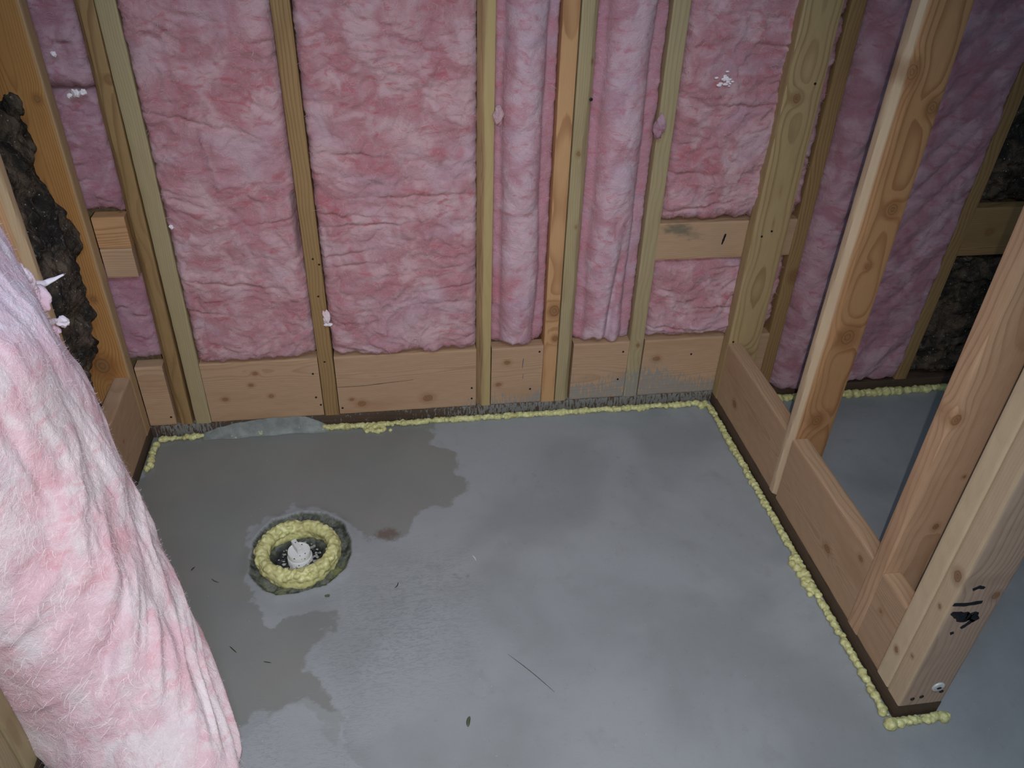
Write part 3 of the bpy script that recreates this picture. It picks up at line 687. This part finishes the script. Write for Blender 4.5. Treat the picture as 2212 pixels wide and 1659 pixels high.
i5 = batt('pink batt with a white fluff crumb, above the cross block beside the corner post', 1.412, 1.766, .562, BT, M['pink'], 8, leanl=-.009, leanr=-.009, face=.008, nfib=1400, amp=.010)
i5b = batt('small shaded pink batt between the cross block and the splattered bottom block', 1.412, 1.766, .224, .458, M['pink'], 9, leanl=-.009, leanr=-.009, face=.014, nfib=700, amp=.010)
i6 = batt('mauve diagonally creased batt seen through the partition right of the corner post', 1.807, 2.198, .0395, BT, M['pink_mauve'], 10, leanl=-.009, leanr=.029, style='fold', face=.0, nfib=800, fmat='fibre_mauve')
i7 = batt('black mineral wool above the brown cross block at the far right', 2.237, 2.599, .576, BT, M['dark_wool'], 12, leanl=.029, amp=.02, bulge=.004, face=.02, step=.005, nfib=500, fmat='fibre_dark')
i7b = batt('black mineral wool below the brown cross block at the far right', 2.237, 2.599, .0395, .436, M['dark_wool'], 13, leanl=.029, amp=.02, bulge=.004, face=.02, step=.005, nfib=500, fmat='fibre_dark')
# fluff on the batts
tuft(i0b, (.150, -.004, .884), .0075, M['fibre_white'], 61); tuft(i0b, (.164, -.003, .886), .006, M['fibre_white'], 62)
tuft(i0b, (.137, -.002, .879), .0045, M['fibre_white'], 64); tuft(i0, (.130, -.003, .958), .005, M['fibre_white'], 63)
tuft(i2, (.586, -.010, .345), .009, M['pink_pale'], 65, elong=(.9, 1, 2.2)); tuft(i2, (.588, -.012, .327), .005, M['fibre_white'], 66, elong=(2, 1, .8))
tuft(i3, (.999, -.008, .83), .012, M['pink'], 67, elong=(.8, 1, 1.7))
tuft(i4, (1.365, -.012, .80), .013, M['pink_mauve'], 70, elong=(.9, 1, 1.8))
for k in range(22):
    a = rng.rand() * 6.28; r_ = rng.rand() * .020
    tuft(i5, (1.497 + r_ * math.cos(a), -.019, .905 + r_ * math.sin(a)), .0018 + .0018 * rng.rand(), M['fibre_white'], 80 + k, elong=(1.6, .5, .8))
tuft(i1, (.275, -.010, .595), .005, M['fibre_white'], 71)

# dark mineral wool in the left wall bay, spilling over the corner stud
def dark_left():
    ny, nz = 110, 330
    yy = np.linspace(-.3035, -.0395, ny); zz = np.concatenate([np.linspace(.04, 1.2, nz - 20), np.linspace(1.22, BT, 20)])
    Yg, Zg = np.meshgrid(yy, zz, indexing='ij')
    # how far the wool stands back from the wall face, by height (further back towards the top)
    back = np.interp(Zg, [0, .23, .30, .42, .55, .62, .72, .80, .87, .93, 1.2, 2.5], [.075, .075, .045, .028, .008, .008, .03, .028, .06, .105, .12, .12])
    t = (yy[:, None] + .3035) / .264
    d = back + .016 * (1 - np.sin(np.pi * t)) + .022 * fbm(Yg * 13, Zg * 10, 71, 4, .5) + .004 * ridged(Yg * 26, Zg * 20, 75, 2)
    d = np.where(Zg < ZB + .004, np.maximum(d, .046), np.maximum(d, .002))
    Xg = XL - np.clip(d, .003, .14)
    V = np.stack([Xg, Yg, Zg], -1); n1, n2 = Xg.shape
    org = np.array([.0, -.17, .04]); Vs = V.reshape(-1, 3)
    B_ = V.copy(); B_[..., 0] = -.039
    Vall = np.vstack([Vs, B_.reshape(-1, 3)]); F = grid_faces(n1, n2); F2 = grid_faces(n1, n2)[:, ::-1] + n1 * n2
    side = []
    rg = [(i, 0) for i in range(n1)] + [(n1 - 1, j) for j in range(1, n2)] + [(i, n2 - 1) for i in range(n1 - 2, -1, -1)] + [(0, j) for j in range(n2 - 2, 0, -1)]
    idx = np.array([i * n2 + j for i, j in rg]); k = np.arange(len(idx)); kn = (k + 1) % len(idx)
    Fs = np.stack([idx[k], idx[kn], idx[kn] + n1 * n2, idx[k] + n1 * n2], -1)
    o = mesh_obj('insulation_batt', Vall - org, np.vstack([F, F2, Fs]), M['dark_wool'], loc=tuple(org), attrs={'fp': Vall + 7})
    bm = bmesh.new(); bm.from_mesh(o.data); bmesh.ops.recalc_face_normals(bm, faces=bm.faces[:]); bm.to_mesh(o.data); bm.free()
    N = normals(V); N = -N if N[..., 0].mean() < 0 else N
    fibres(o, V - org, N, 900, M['fibre_dark'], seed=44)
    tag(o, 'ragged dark brown mineral wool in the left wall bay, lapping over the orange corner stud', 'insulation')
    return o
dl_ = dark_left()
for k, (y, z, dd, r_) in enumerate(((-.09, .885, .045, .015),)):
    tuft(dl_, (XL - dd, y, z), r_, M['dark_wool'], 130 + k, elong=(1, 1, 1.6))

# the pale roll bulging out of the left wall
def roll():
    zk = [-.02, 0, .12, .25, .40, .55, .70, .78, .86, .94, 1.02, 1.3]
    dxk = [.372, .368, .290, .237, .191, .150, .110, .060, .005, -.03, -.04, -.04]
    dyk = [-.37, -.36, -.22, -.13, -.07, -.03, -.01, 0, 0, 0, 0, 0]
    nt, nz = 260, 420
    t = np.linspace(0, 1, nt)[:, None]; z = np.linspace(.003, 1.28, nz)[None]
    T = np.repeat(t, nz, 1); Z = np.repeat(z, nt, 0)
    S = (.079, -.350); E = (.085, -.885)
    sh = np.sin(np.pi * np.clip(T, 1e-6, 1 - 1e-6))**.7
    DX = np.interp(Z, zk, dxk); DY = np.interp(Z, zk, dyk)
    X = lerp(S[0], E[0], T) + DX * sh; Y = lerp(S[1], E[1], T) + DY * sh
    # arc-like coordinates for the noise
    U = T * .8
    ft = np.sin(np.pi * np.clip((Z - .003) / .05, 0, 1) / 2)       # rounded foot
    ux = U + .03 * fbm(U * 6, Z * 6, 201, 2); uz = Z + .03 * fbm(U * 6 + 7, Z * 6, 202, 2)
    # long oblique folds running down to the foot, stronger low down
    ob = uz * 1.0 + ux * .75
    def soft(n): return 1 - 2 * np.sqrt(n * n + .02)
    fold = soft(noise2(ob * 9, (ux - uz * .6) * 2.2, 211)) * .012 + soft(noise2(ob * 19, (ux - uz * .6) * 5, 212)) * .005
    up = soft(noise2(ux * 13, uz * 3.4, 213)) * .0045
    k = sstep(.62, .25, Z)
    h = fold * k + up * (1 - k) + .011 * fbm(ux * 6, uz * 5, 214, 2, .45) + .0016 * fbm(ux * 26, uz * 18, 216, 3, .5) + .0004 * fbm(ux * 130, uz * 90, 219, 2)
    V = np.stack([X, Y, Z], -1); N = normals(V)
    if N[nt // 2, :, 0].mean() < 0: N = -N
    edge = np.clip(np.minimum(T, 1 - T) / .06, 0, 1)
    V = V + N * (h * edge)[..., None]
    shrink = (1 - ft) * .008; V -= N * shrink[..., None]; V[..., 2] = np.maximum(V[..., 2], .0015)
    V[..., 0] = np.where(V[..., 2] < .0405, np.maximum(V[..., 0], XL + .010), V[..., 0])
    tone = .5 * fbm(ux * 4, uz * 3.5, 230, 3) + .25 * noise2(ob * 14, (ux - uz * .6) * 4, 212)
    org = np.array([.2, -.62, 0.0]); n1, n2 = X.shape; Vs = V.reshape(-1, 3)
    B_ = V.copy(); B_[..., 0] = np.minimum(.055, V[..., 0] - .01); B_[..., 1] = lerp(S[1], E[1], T)
    B_[..., 2] = np.where(V[..., 2] < .0405, V[..., 2], B_[..., 2]); B_[..., 0] = np.where(V[..., 2] < .0405, XL + .003, B_[..., 0])
    Vall = np.vstack([Vs, B_.reshape(-1, 3)]); F = grid_faces(n1, n2); F2 = F[:, ::-1] + n1 * n2
    rg = [(i, 0) for i in range(n1)] + [(n1 - 1, j) for j in range(1, n2)] + [(i, n2 - 1) for i in range(n1 - 2, -1, -1)] + [(0, j) for j in range(n2 - 2, 0, -1)]
    idx = np.array([i * n2 + j for i, j in rg]); kk = np.arange(len(idx)); kn = (kk + 1) % len(idx)
    Fs = np.stack([idx[kk], idx[kn], idx[kn] + n1 * n2, idx[kk] + n1 * n2], -1)
    o = mesh_obj('insulation_roll', Vall - org, np.vstack([F, F2, Fs]), M['pink_pale'], loc=tuple(org),
                 attrs={'fp': Vall, 'tone': np.concatenate([tone.ravel(), tone.ravel()])})
    bm = bmesh.new(); bm.from_mesh(o.data); bmesh.ops.recalc_face_normals(bm, faces=bm.faces[:]); bm.to_mesh(o.data); bm.free()
    fibres(o, V - org, N, 9000, M['fibre_roll'], lmax=.022, w=.00018, lift=.003, seed=50)
    fibres(o, V - org, N, 3500, M['fibre_roll'], name='pale_streaks', align=.65, lmin=.012, lmax=.050, w=.00045, lift=.0012, seed=51)
    tag(o, 'large pale pink insulation roll bulging out of the left wall onto the floor', 'insulation')
    return o
ro = roll()
def wisp(parent, pts, r, mat, seed, name='fibre_wisp'):
    """tapering teased-out strand along a polyline"""
    p = np.array(pts, float); n = 24; K = 12; tt = np.linspace(0, len(p) - 1, n)
    C = np.stack([np.interp(tt, range(len(p)), p[:, i]) for i in range(3)], 1)
    D = np.gradient(C, axis=0); D /= np.linalg.norm(D, axis=1)[:, None]
    a1 = np.cross(D, [0, 0, 1.0]); a1 /= np.linalg.norm(a1, axis=1)[:, None] + 1e-9; a2 = np.cross(D, a1)
    V = []
    for i in range(n):
        rr = r * (1 - (i / (n - 1))**1.3 * .8)
        for k in range(K):
            an = 2 * np.pi * k / K; q_ = rr * (1 + .45 * noise2(np.array([i * .22 + seed + math.cos(an) * .8]), np.array([math.sin(an) * .8]), seed)[0])
            V.append(C[i] + a1[i] * math.cos(an) * q_ + a2[i] * math.sin(an) * q_ * .7)
    V.append(C[-1] + D[-1] * r * .3); V.append(C[0]); F = [tuple(f) for f in grid_faces(n, K, True).tolist()]
    e = n * K
    F += [((n-1)*K + k, (n-1)*K + (k+1) % K, e) for k in range(K)] + [((k+1) % K, k, e + 1) for k in range(K)]
    po = np.array(parent.location); V = np.array(V)
    return mesh_obj(name, V - po, F, mat, parent=parent, attrs={'fp': V, 'tone': np.ones(len(V))})
wisp(ro, [(0.1037, -0.42, 0.6858), (0.123, -0.4, 0.6723), (0.1358, -0.37, 0.6555), (0.1516, -0.36, 0.6588), (0.1682, -0.355, 0.6647)], .011, M['fibre_white'], 1)
wisp(ro, [(0.1177, -0.45, 0.6012), (0.1204, -0.4, 0.5838), (0.127, -0.37, 0.5771), (0.1331, -0.36, 0.5748)], .016, M['pink_pale'], 2)
tuft(ro, (0.1404, -0.358, 0.5681), .011, M['fibre_white'], 3, name='fibre_tuft')
tuft(ro, (0.1289, -0.42, 0.6711), .016, M['pink_pale'], 4, name='fibre_tuft')

tuft(ro, (0.1251, -0.41, 0.6428), 0.026, M['pink_pale'], 5, elong=(1, 1, 1.2))
tuft(ro, (0.1108, -0.4, 0.5557), 0.03, M['pink_pale'], 6, elong=(1, 1, 1.1))
tuft(ro, (0.1213, -0.37, 0.5564), 0.014, M['pink_pale'], 8, elong=(1.1, 1, 0.8))
tuft(ro, (0.1256, -0.43, 0.6989), 0.02, M['pink_pale'], 9, elong=(1, 1, 1.3))
tuft(ro, (0.1348, -0.385, 0.4772), 0.016, M['pink_pale'], 10, elong=(0.8, 1, 1.3))
# ------------------------------------------------------------------ spray foam
def blobs(name, items, mat, voxel, label, org, cat='foam', parent=None):
    """lumps fused into one surface: items = (x, y, z, r)"""
    bm = bmesh.new()
    for (x, y, z, r) in items:
        bmesh.ops.create_icosphere(bm, subdivisions=2, radius=r, matrix=Matrix.Translation((x - org[0], y - org[1], z - org[2])))
    me = bpy.data.meshes.new(name); bm.to_mesh(me); bm.free(); me.materials.append(mat)
    o = bpy.data.objects.new(name, me); COL.objects.link(o); o.location = org
    r = o.modifiers.new('fuse', 'REMESH'); r.mode = 'VOXEL'; r.voxel_size = voxel; r.use_smooth_shade = True
    if 'ring' in name: pre = o.modifiers.new('swell', 'SMOOTH'); pre.iterations = 3; pre.factor = .6
    s_ = o.modifiers.new('soften', 'SMOOTH'); s_.iterations = 2; s_.factor = .5
    tn = 'ring_lumps' if 'ring' in name else 'foam_lumps'; tx = bpy.data.textures.get(tn) or bpy.data.textures.new(tn, 'CLOUDS'); tx.noise_scale = .02 if 'ring' in name else .009; tx.noise_depth = 2
    dsp = o.modifiers.new('lumps', 'DISPLACE'); dsp.texture = tx; dsp.texture_coords = 'LOCAL'; dsp.strength = .006 if 'ring' in name else .0045; dsp.mid_level = .55
    if label: tag(o, label, cat)
    return o
fr = random.Random(4)
def bead(pts, r0, sp, jit, prof=None, zl=1.0):
    it = []; acc = 0
    for a, b in zip(pts[:-1], pts[1:]):
        a = Vector(a); b = Vector(b); L_ = (b - a).length; n = max(1, int(L_ / sp))
        for i in range(n):
            p = a.lerp(b, i / n); r = r0 * fr.choice((.45, .6, .7, .85, .95, 1.1, 1.3)) * fr.uniform(.85, 1.15)
            if prof: r *= prof(p)
            if r < .0015: continue
            z = max(p.z, r * .45)
            it.append((p.x + fr.uniform(-jit, jit), p.y + fr.uniform(-jit, jit), z * zl + fr.uniform(-.001, .002), r))
    return it
# back sill: thin at the left, lumpy from x .55 on
it = bead([(.125, -.016, .005), (.20, -.012, .006), (.235, -.010, .006)], .0062, .0020, .0035)
blobs('foam_bead', it, M['foam'], .0016, 'short yellow foam bead in the left end of the back wall joint', (.125, -.012, .0))
it = bead([(.55, -.010, .006), (.70, -.012, .006), (1.0, -.011, .006), (1.3, -.011, .006), (1.60, -.013, .007)], .0066, .0016, .0042)
for (x, y, r) in ((.672, -.024, .008), (.66, -.034, .0075), (.69, -.038, .008), (.705, -.030, .007), (.70, -.018, .010), (.722, -.036, .005), (.60, -.014, .006), (.665, -.029, .006), (.675, -.033, .006), (.683, -.036, .006), (.699, -.036, .0065), (.703, -.024, .008), (.680, -.018, .009), (.655, -.022, .007), (1.42, -.016, .010), (1.43, -.012, .011), (1.60, -.022, .012), (1.612, -.015, .012)):
    it.append((x, y, r * .5, r))
it = [i for i in it if i[1] + i[3] < .004 or True]
blobs('foam_bead', [(x, min(y, -.0015 - r), z, r) for x, y, z, r in it], M['foam'], .0016, 'long lumpy yellow foam bead between the back wall and the slab', (1.0, -.012, .0))
# left wall sill
it = bead([(.122, -.030, .006), (.123, -.07, .006), (.122, -.135, .005)], .0068, .0020, .0035, prof=lambda p: 1 if fr.random() > .12 else .4)
blobs('foam_bead', [(max(x, XL + .001 + r), y, z, r) for x, y, z, r in it], M['foam'], .0016, 'short yellow foam bead against the foot of the left wall', (.122, -.08, 0))
# partition sill
it = bead([(1.622, -.028, .007), (1.622, -.5, .006), (1.623, -.62, .006), (1.622, -.99, .006), (1.626, -1.010, .006), (1.66, -1.014, .006), (1.735, -1.014, .006)], .0062, .0016, .0042)
for (x, y, r) in ((1.612, -.605, .009), (1.606, -.618, .009), (1.611, -.632, .010), (1.608, -.65, .008), (1.613, -.665, .009), (1.609, -.676, .009), (1.613, -.69, .008), (1.608, -.705, .007), (1.62, -1.012, .013), (1.64, -1.018, .009), (1.728, -1.016, .011), (1.737, -1.012, .009)):
    it.append((x, y, r * .5, r))
def clampp(i):
    x, y, z, r = i
    if y > -1.003: x = min(x, XR - .001 - r) if x < XR + .045 else max(x, XR + .09 + r)
    return (x, y if y > -1.0 else min(y, -1.0035 - r), z, r)
blobs('foam_bead', [clampp(i) for i in it], M['foam'], .0016, 'yellow foam bead running along the partition and round its open end', (1.622, -.5, 0))
it = bead([(1.735, -.012, .007), (2.0, -.012, .007), (2.5, -.012, .007)], .0105, .003, .006)
blobs('foam_bead', [(x, min(y, -.0015 - r), z, r) for x, y, z, r in it], M['foam'], .002, 'yellow foam bead along the back wall beyond the partition', (2.0, -.012, 0))

# cement skim smeared over the sill
nx, ny = 160, 26
xs_ = np.linspace(.235, .56, nx); v_ = np.linspace(0, 1, ny); Xg, Vg = np.meshgrid(xs_, v_, indexing='ij')
hump = np.interp(Xg, [.235, .27, .33, .42, .50, .535, .56], [.006, .020, .034, .043, .040, .022, .004]) * (1 + .06 * noise2(Xg * 30, Xg * 0, 3))
wid = .022 + .006 * noise2(Xg * 14, Xg * 0 + 2, 6)
Yg = -.0012 - wid * Vg; Zg = hump * (1 - Vg)**1.5 + .0012 + .0012 * fbm(Xg * 60, Vg * 4, 8, 3) * (1 - Vg)
Vt = np.stack([Xg, Yg, Zg], -1).reshape(-1, 3); Vb = Vt.copy(); Vb[:, 2] = .0003; Vb[:, 1] = np.where(Vb[:, 1] > -.002, Vb[:, 1], Vb[:, 1])
F = grid_faces(nx, ny); nb = nx * ny
rg = [(i, 0) for i in range(nx)] + [(nx - 1, j) for j in range(1, ny)] + [(i, ny - 1) for i in range(nx - 2, -1, -1)] + [(0, j) for j in range(ny - 2, 0, -1)]
idx = np.array([i * ny + j for i, j in rg]); k = np.arange(len(idx)); kn = (k + 1) % len(idx)
org = np.array([.4, -.01, 0])
o = mesh_obj('cement_skim', np.vstack([Vt, Vb]) - org, np.vstack([F, F[:, ::-1] + nb, np.stack([idx[k], idx[kn], idx[kn] + nb, idx[k] + nb], -1)]), M['skim'], loc=tuple(org),
             attrs={'foamfleck': np.tile(np.exp(-((Vg.ravel() - .75) / .2)**2), 2)})
bm = bmesh.new(); bm.from_mesh(o.data); bmesh.ops.recalc_face_normals(bm, faces=bm.faces[:]); bm.to_mesh(o.data); bm.free()
tag(o, 'smear of grey cement troweled over the left part of the back wall sole plate', 'cement')

# ------------------------------------------------------------------ drain
dx, dy = DC
it = []
for k in range(150):
    a = 2 * math.pi * k / 150 + fr.uniform(-.02, .02)
    for lv, (rad, zz, rr) in enumerate(((1.23, .000, .0150), (1.21, .010, .0140), (1.19, .018, .0125))):
        q_ = rad * (1 + .035 * math.sin(3 * a + lv) + fr.uniform(-.02, .02))
        it.append((dx + RX * q_ * math.cos(a), dy + RY * q_ * math.sin(a), zz + .003 * math.sin(2 * a + 1), rr * fr.uniform(.85, 1.1)))
for k in range(230):
    a = fr.uniform(0, 6.283); e = fr.uniform(-.5, 1.9); rr = fr.uniform(.004, .0085)
    R0 = 1.20; th = e
    px_ = RX * R0 + .0120 * math.cos(th); pz = .014 + .0145 * math.sin(th)
    it.append((dx + px_ * math.cos(a), dy + (px_ * RY / RX) * math.sin(a), pz, rr))
for k in range(110):
    a = fr.uniform(0, 6.283); th = fr.uniform(1.9, 3.3); px_ = RX * 1.20 + .012 * math.cos(th); pz = .012 + .014 * math.sin(th)
    it.append((dx + px_ * math.cos(a), dy + (px_ * RY / RX) * math.sin(a), pz, fr.uniform(.003, .006)))
ring_ = blobs('foam_ring', it, M['foam'], .0019, 'thick lumpy yellow foam ring round the capped white pipe', (dx, dy, 0.0))
# pipe stub with its plug
pr = empty('cleanout_pipe', (dx + .002, dy + .000, -.03))
def lathe(name, prof, mat, parent, seg=48, loc=(0, 0, 0)):
    V = [(r * math.cos(2*math.pi*k/seg), r * math.sin(2*math.pi*k/seg), z) for r, z in prof for k in range(seg)]
    F = [tuple(f) for f in grid_faces(len(prof), seg, True)[:, ::-1].tolist()]
    o = mesh_obj(name, V, F, mat, parent=parent, loc=loc)
    try: o.data.set_sharp_from_angle(angle=math.radians(35))
    except Exception: pass
    return o
lathe('pipe', [(.0005, 0), (.0275, 0), (.0275, .028), (.0262, .030), (.0235, .030), (.0235, .027)], M['pvc'], pr)
lathe('cap', [(.0005, .024), (.0250, .024), (.0250, .044), (.0240, .0455), (.0215, .0455), (.0208, .0440), (.0005, .0440)], M['pvc'], pr)
bm = bmesh.new(); bmesh.ops.create_cube(bm, size=1, matrix=Matrix.Translation((-.004, .006, .0515)) @ Matrix.Rotation(math.radians(118), 4, 'Z') @ Matrix.Rotation(math.radians(4), 4, 'Y') @ Matrix.Diagonal((.036, .0115, .016, 1)))
bmesh.ops.bevel(bm, geom=bm.edges[:], offset=.0012, segments=2, affect='EDGES')
me = bpy.data.meshes.new('plug_handle'); bm.to_mesh(me); bm.free(); me.materials.append(M['pvc']); ph = bpy.data.objects.new('plug_handle', me); COL.objects.link(ph); ph.parent = pr
tag(pr, 'white plastic pipe stub with a screw plug inside the foam ring', 'pipe')
# gravel in the hole
def stone(r, seed):
    bm = bmesh.new(); bmesh.ops.create_icosphere(bm, subdivisions=2, radius=r); rs = random.Random(seed)
    for v in bm.verts: v.co *= rs.uniform(.75, 1.15)
    bmesh.ops.scale(bm, vec=(rs.uniform(.8, 1.3), rs.uniform(.7, 1.1), rs.uniform(.5, .8)), verts=bm.verts); return bm
for nm, mt, cnt, lab in (('gravel', M['stone_dark'], 150, 'wet black gravel around the capped pipe inside the foam ring'), ('gravel', M['stone_grey'], 70, 'pale grey grit scattered over the black gravel inside the foam ring')):
    allv, allf = [], []
    for k in range(cnt):
        a = fr.uniform(0, 6.283); rr = math.sqrt(fr.uniform(.4, 1)) * .047
        s_ = stone(fr.uniform(.0025, .0065) if mt is M['stone_dark'] else fr.uniform(.0015, .0045), fr.random())
        off = len(allv); z = -.020 + fr.uniform(0, .008) + (.008 if mt is M['stone_grey'] else 0)
        for v in s_.verts: allv.append((v.co.x + rr * math.cos(a), v.co.y + rr * math.sin(a), v.co.z + z))
        for f in s_.faces: allf.append(tuple(v.index + off for v in f.verts))
        s_.free()
    o = mesh_obj(nm, allv, allf, mt, smooth=False, loc=(dx, dy, 0)); tag(o, lab, 'gravel', kind='stuff')

# ------------------------------------------------------------------ bits on the floor
def stick(name, a, b, r, mat, label, bend=0.0, cat='debris'):
    a = Vector(a); b = Vector(b); n = 10; K = 6; V = []; d = b - a; sd = Vector((-d.y, d.x, 0)).normalized()
    for i in range(n):
        t = i / (n - 1); c = a.lerp(b, t) + sd * bend * math.sin(math.pi * t); rr = r * (1 - .7 * abs(2 * t - 1)**3)
        for k in range(K):
            an = 2 * math.pi * k / K; V.append(tuple(c + sd * math.cos(an) * rr + Vector((0, 0, math.sin(an) * rr * .7)) - a))
    F = [tuple(f) for f in grid_faces(n, K, True).tolist()] + [tuple(range(K)), tuple((n-1)*K + k for k in range(K))]
    o = mesh_obj(name, V, F, mat, loc=tuple(a)); tag(o, label, cat); return o
stick('splinter', (0.2812, -0.4769, 0.0012), (0.2873, -0.4671, 0.0012), 0.0016, M['twig'], 'dark crumb on the wet slab left of the foam ring', 0.001)
stick('splinter', (0.3278, -0.5047, 0.0012), (0.3449, -0.5171, 0.0012), 0.0009, M['twig'], 'tiny bent dark splinter on the wet slab left of the foam ring', -0.002)
stick('splinter', (0.3887, -0.6861, 0.0012), (0.4041, -0.7032, 0.0012), 0.001, M['twig'], 'straight dark splinter below the foam ring, nearest the pink roll', 0)
stick('splinter', (0.4581, -0.7303, 0.0012), (0.4735, -0.7354, 0.0012), 0.0009, M['twig'], 'dark splinter lying level on the smooth wet film below the foam ring', 0)
stick('splinter', (0.9345, -0.7727, 0.0012), (1.011, -0.8679, 0.0012), 0.0006, M['twig'], 'thin dark scratch line on the open slab', 0.002)  # scratch in the slab, drawn as a thin raised strand
stick('wood_scrap', (0.7247, -0.5628, 0.0012), (0.7173, -0.5774, 0.0012), 0.0012, M['twig'], 'small curled brown scrap right of the foam ring', 0.002)
stick('thread', (0.8921, -0.505, 0.0012), (0.8985, -0.5223, 0.0012), 0.0008, M['fibre_white'], 'short pale thread on the slab in the middle', 0.002)
stick('leaf', (0.8397, -0.9182, .0018), (0.8447, -0.8982, .0018), .0035, M['leaf'], 'tiny dry leaf lying on the slab near the bottom of the view', .001, cat='leaf')
bm = stone(.0045, 8); me = bpy.data.meshes.new('pebble'); bm.to_mesh(me); bm.free(); me.materials.append(M['leaf']); o = bpy.data.objects.new('pebble', me); COL.objects.link(o); o.location = (0.5751, -0.5828, .0028); tag(o, 'small olive pebble on the slab just below the foam ring', 'pebble')

# repeats of one kind share a group
GROUPS = {'wall_stud': 'wall studs of the framing', 'partition_stud': 'studs of the open partition', 'blocking_board': 'blocking boards between the studs',
          'sole_plate': 'sole plates on the slab', 'insulation_batt': 'insulation batts between the studs', 'foam_bead': 'foam beads along the sole plates',
          'splinter': 'dark splinters on the slab', 'gravel': 'gravel in the drain hole'}
for o in list(bpy.data.objects):
    b = o.name.split('.')[0]
    if o.parent is None and b in GROUPS: o['group'] = GROUPS[b]
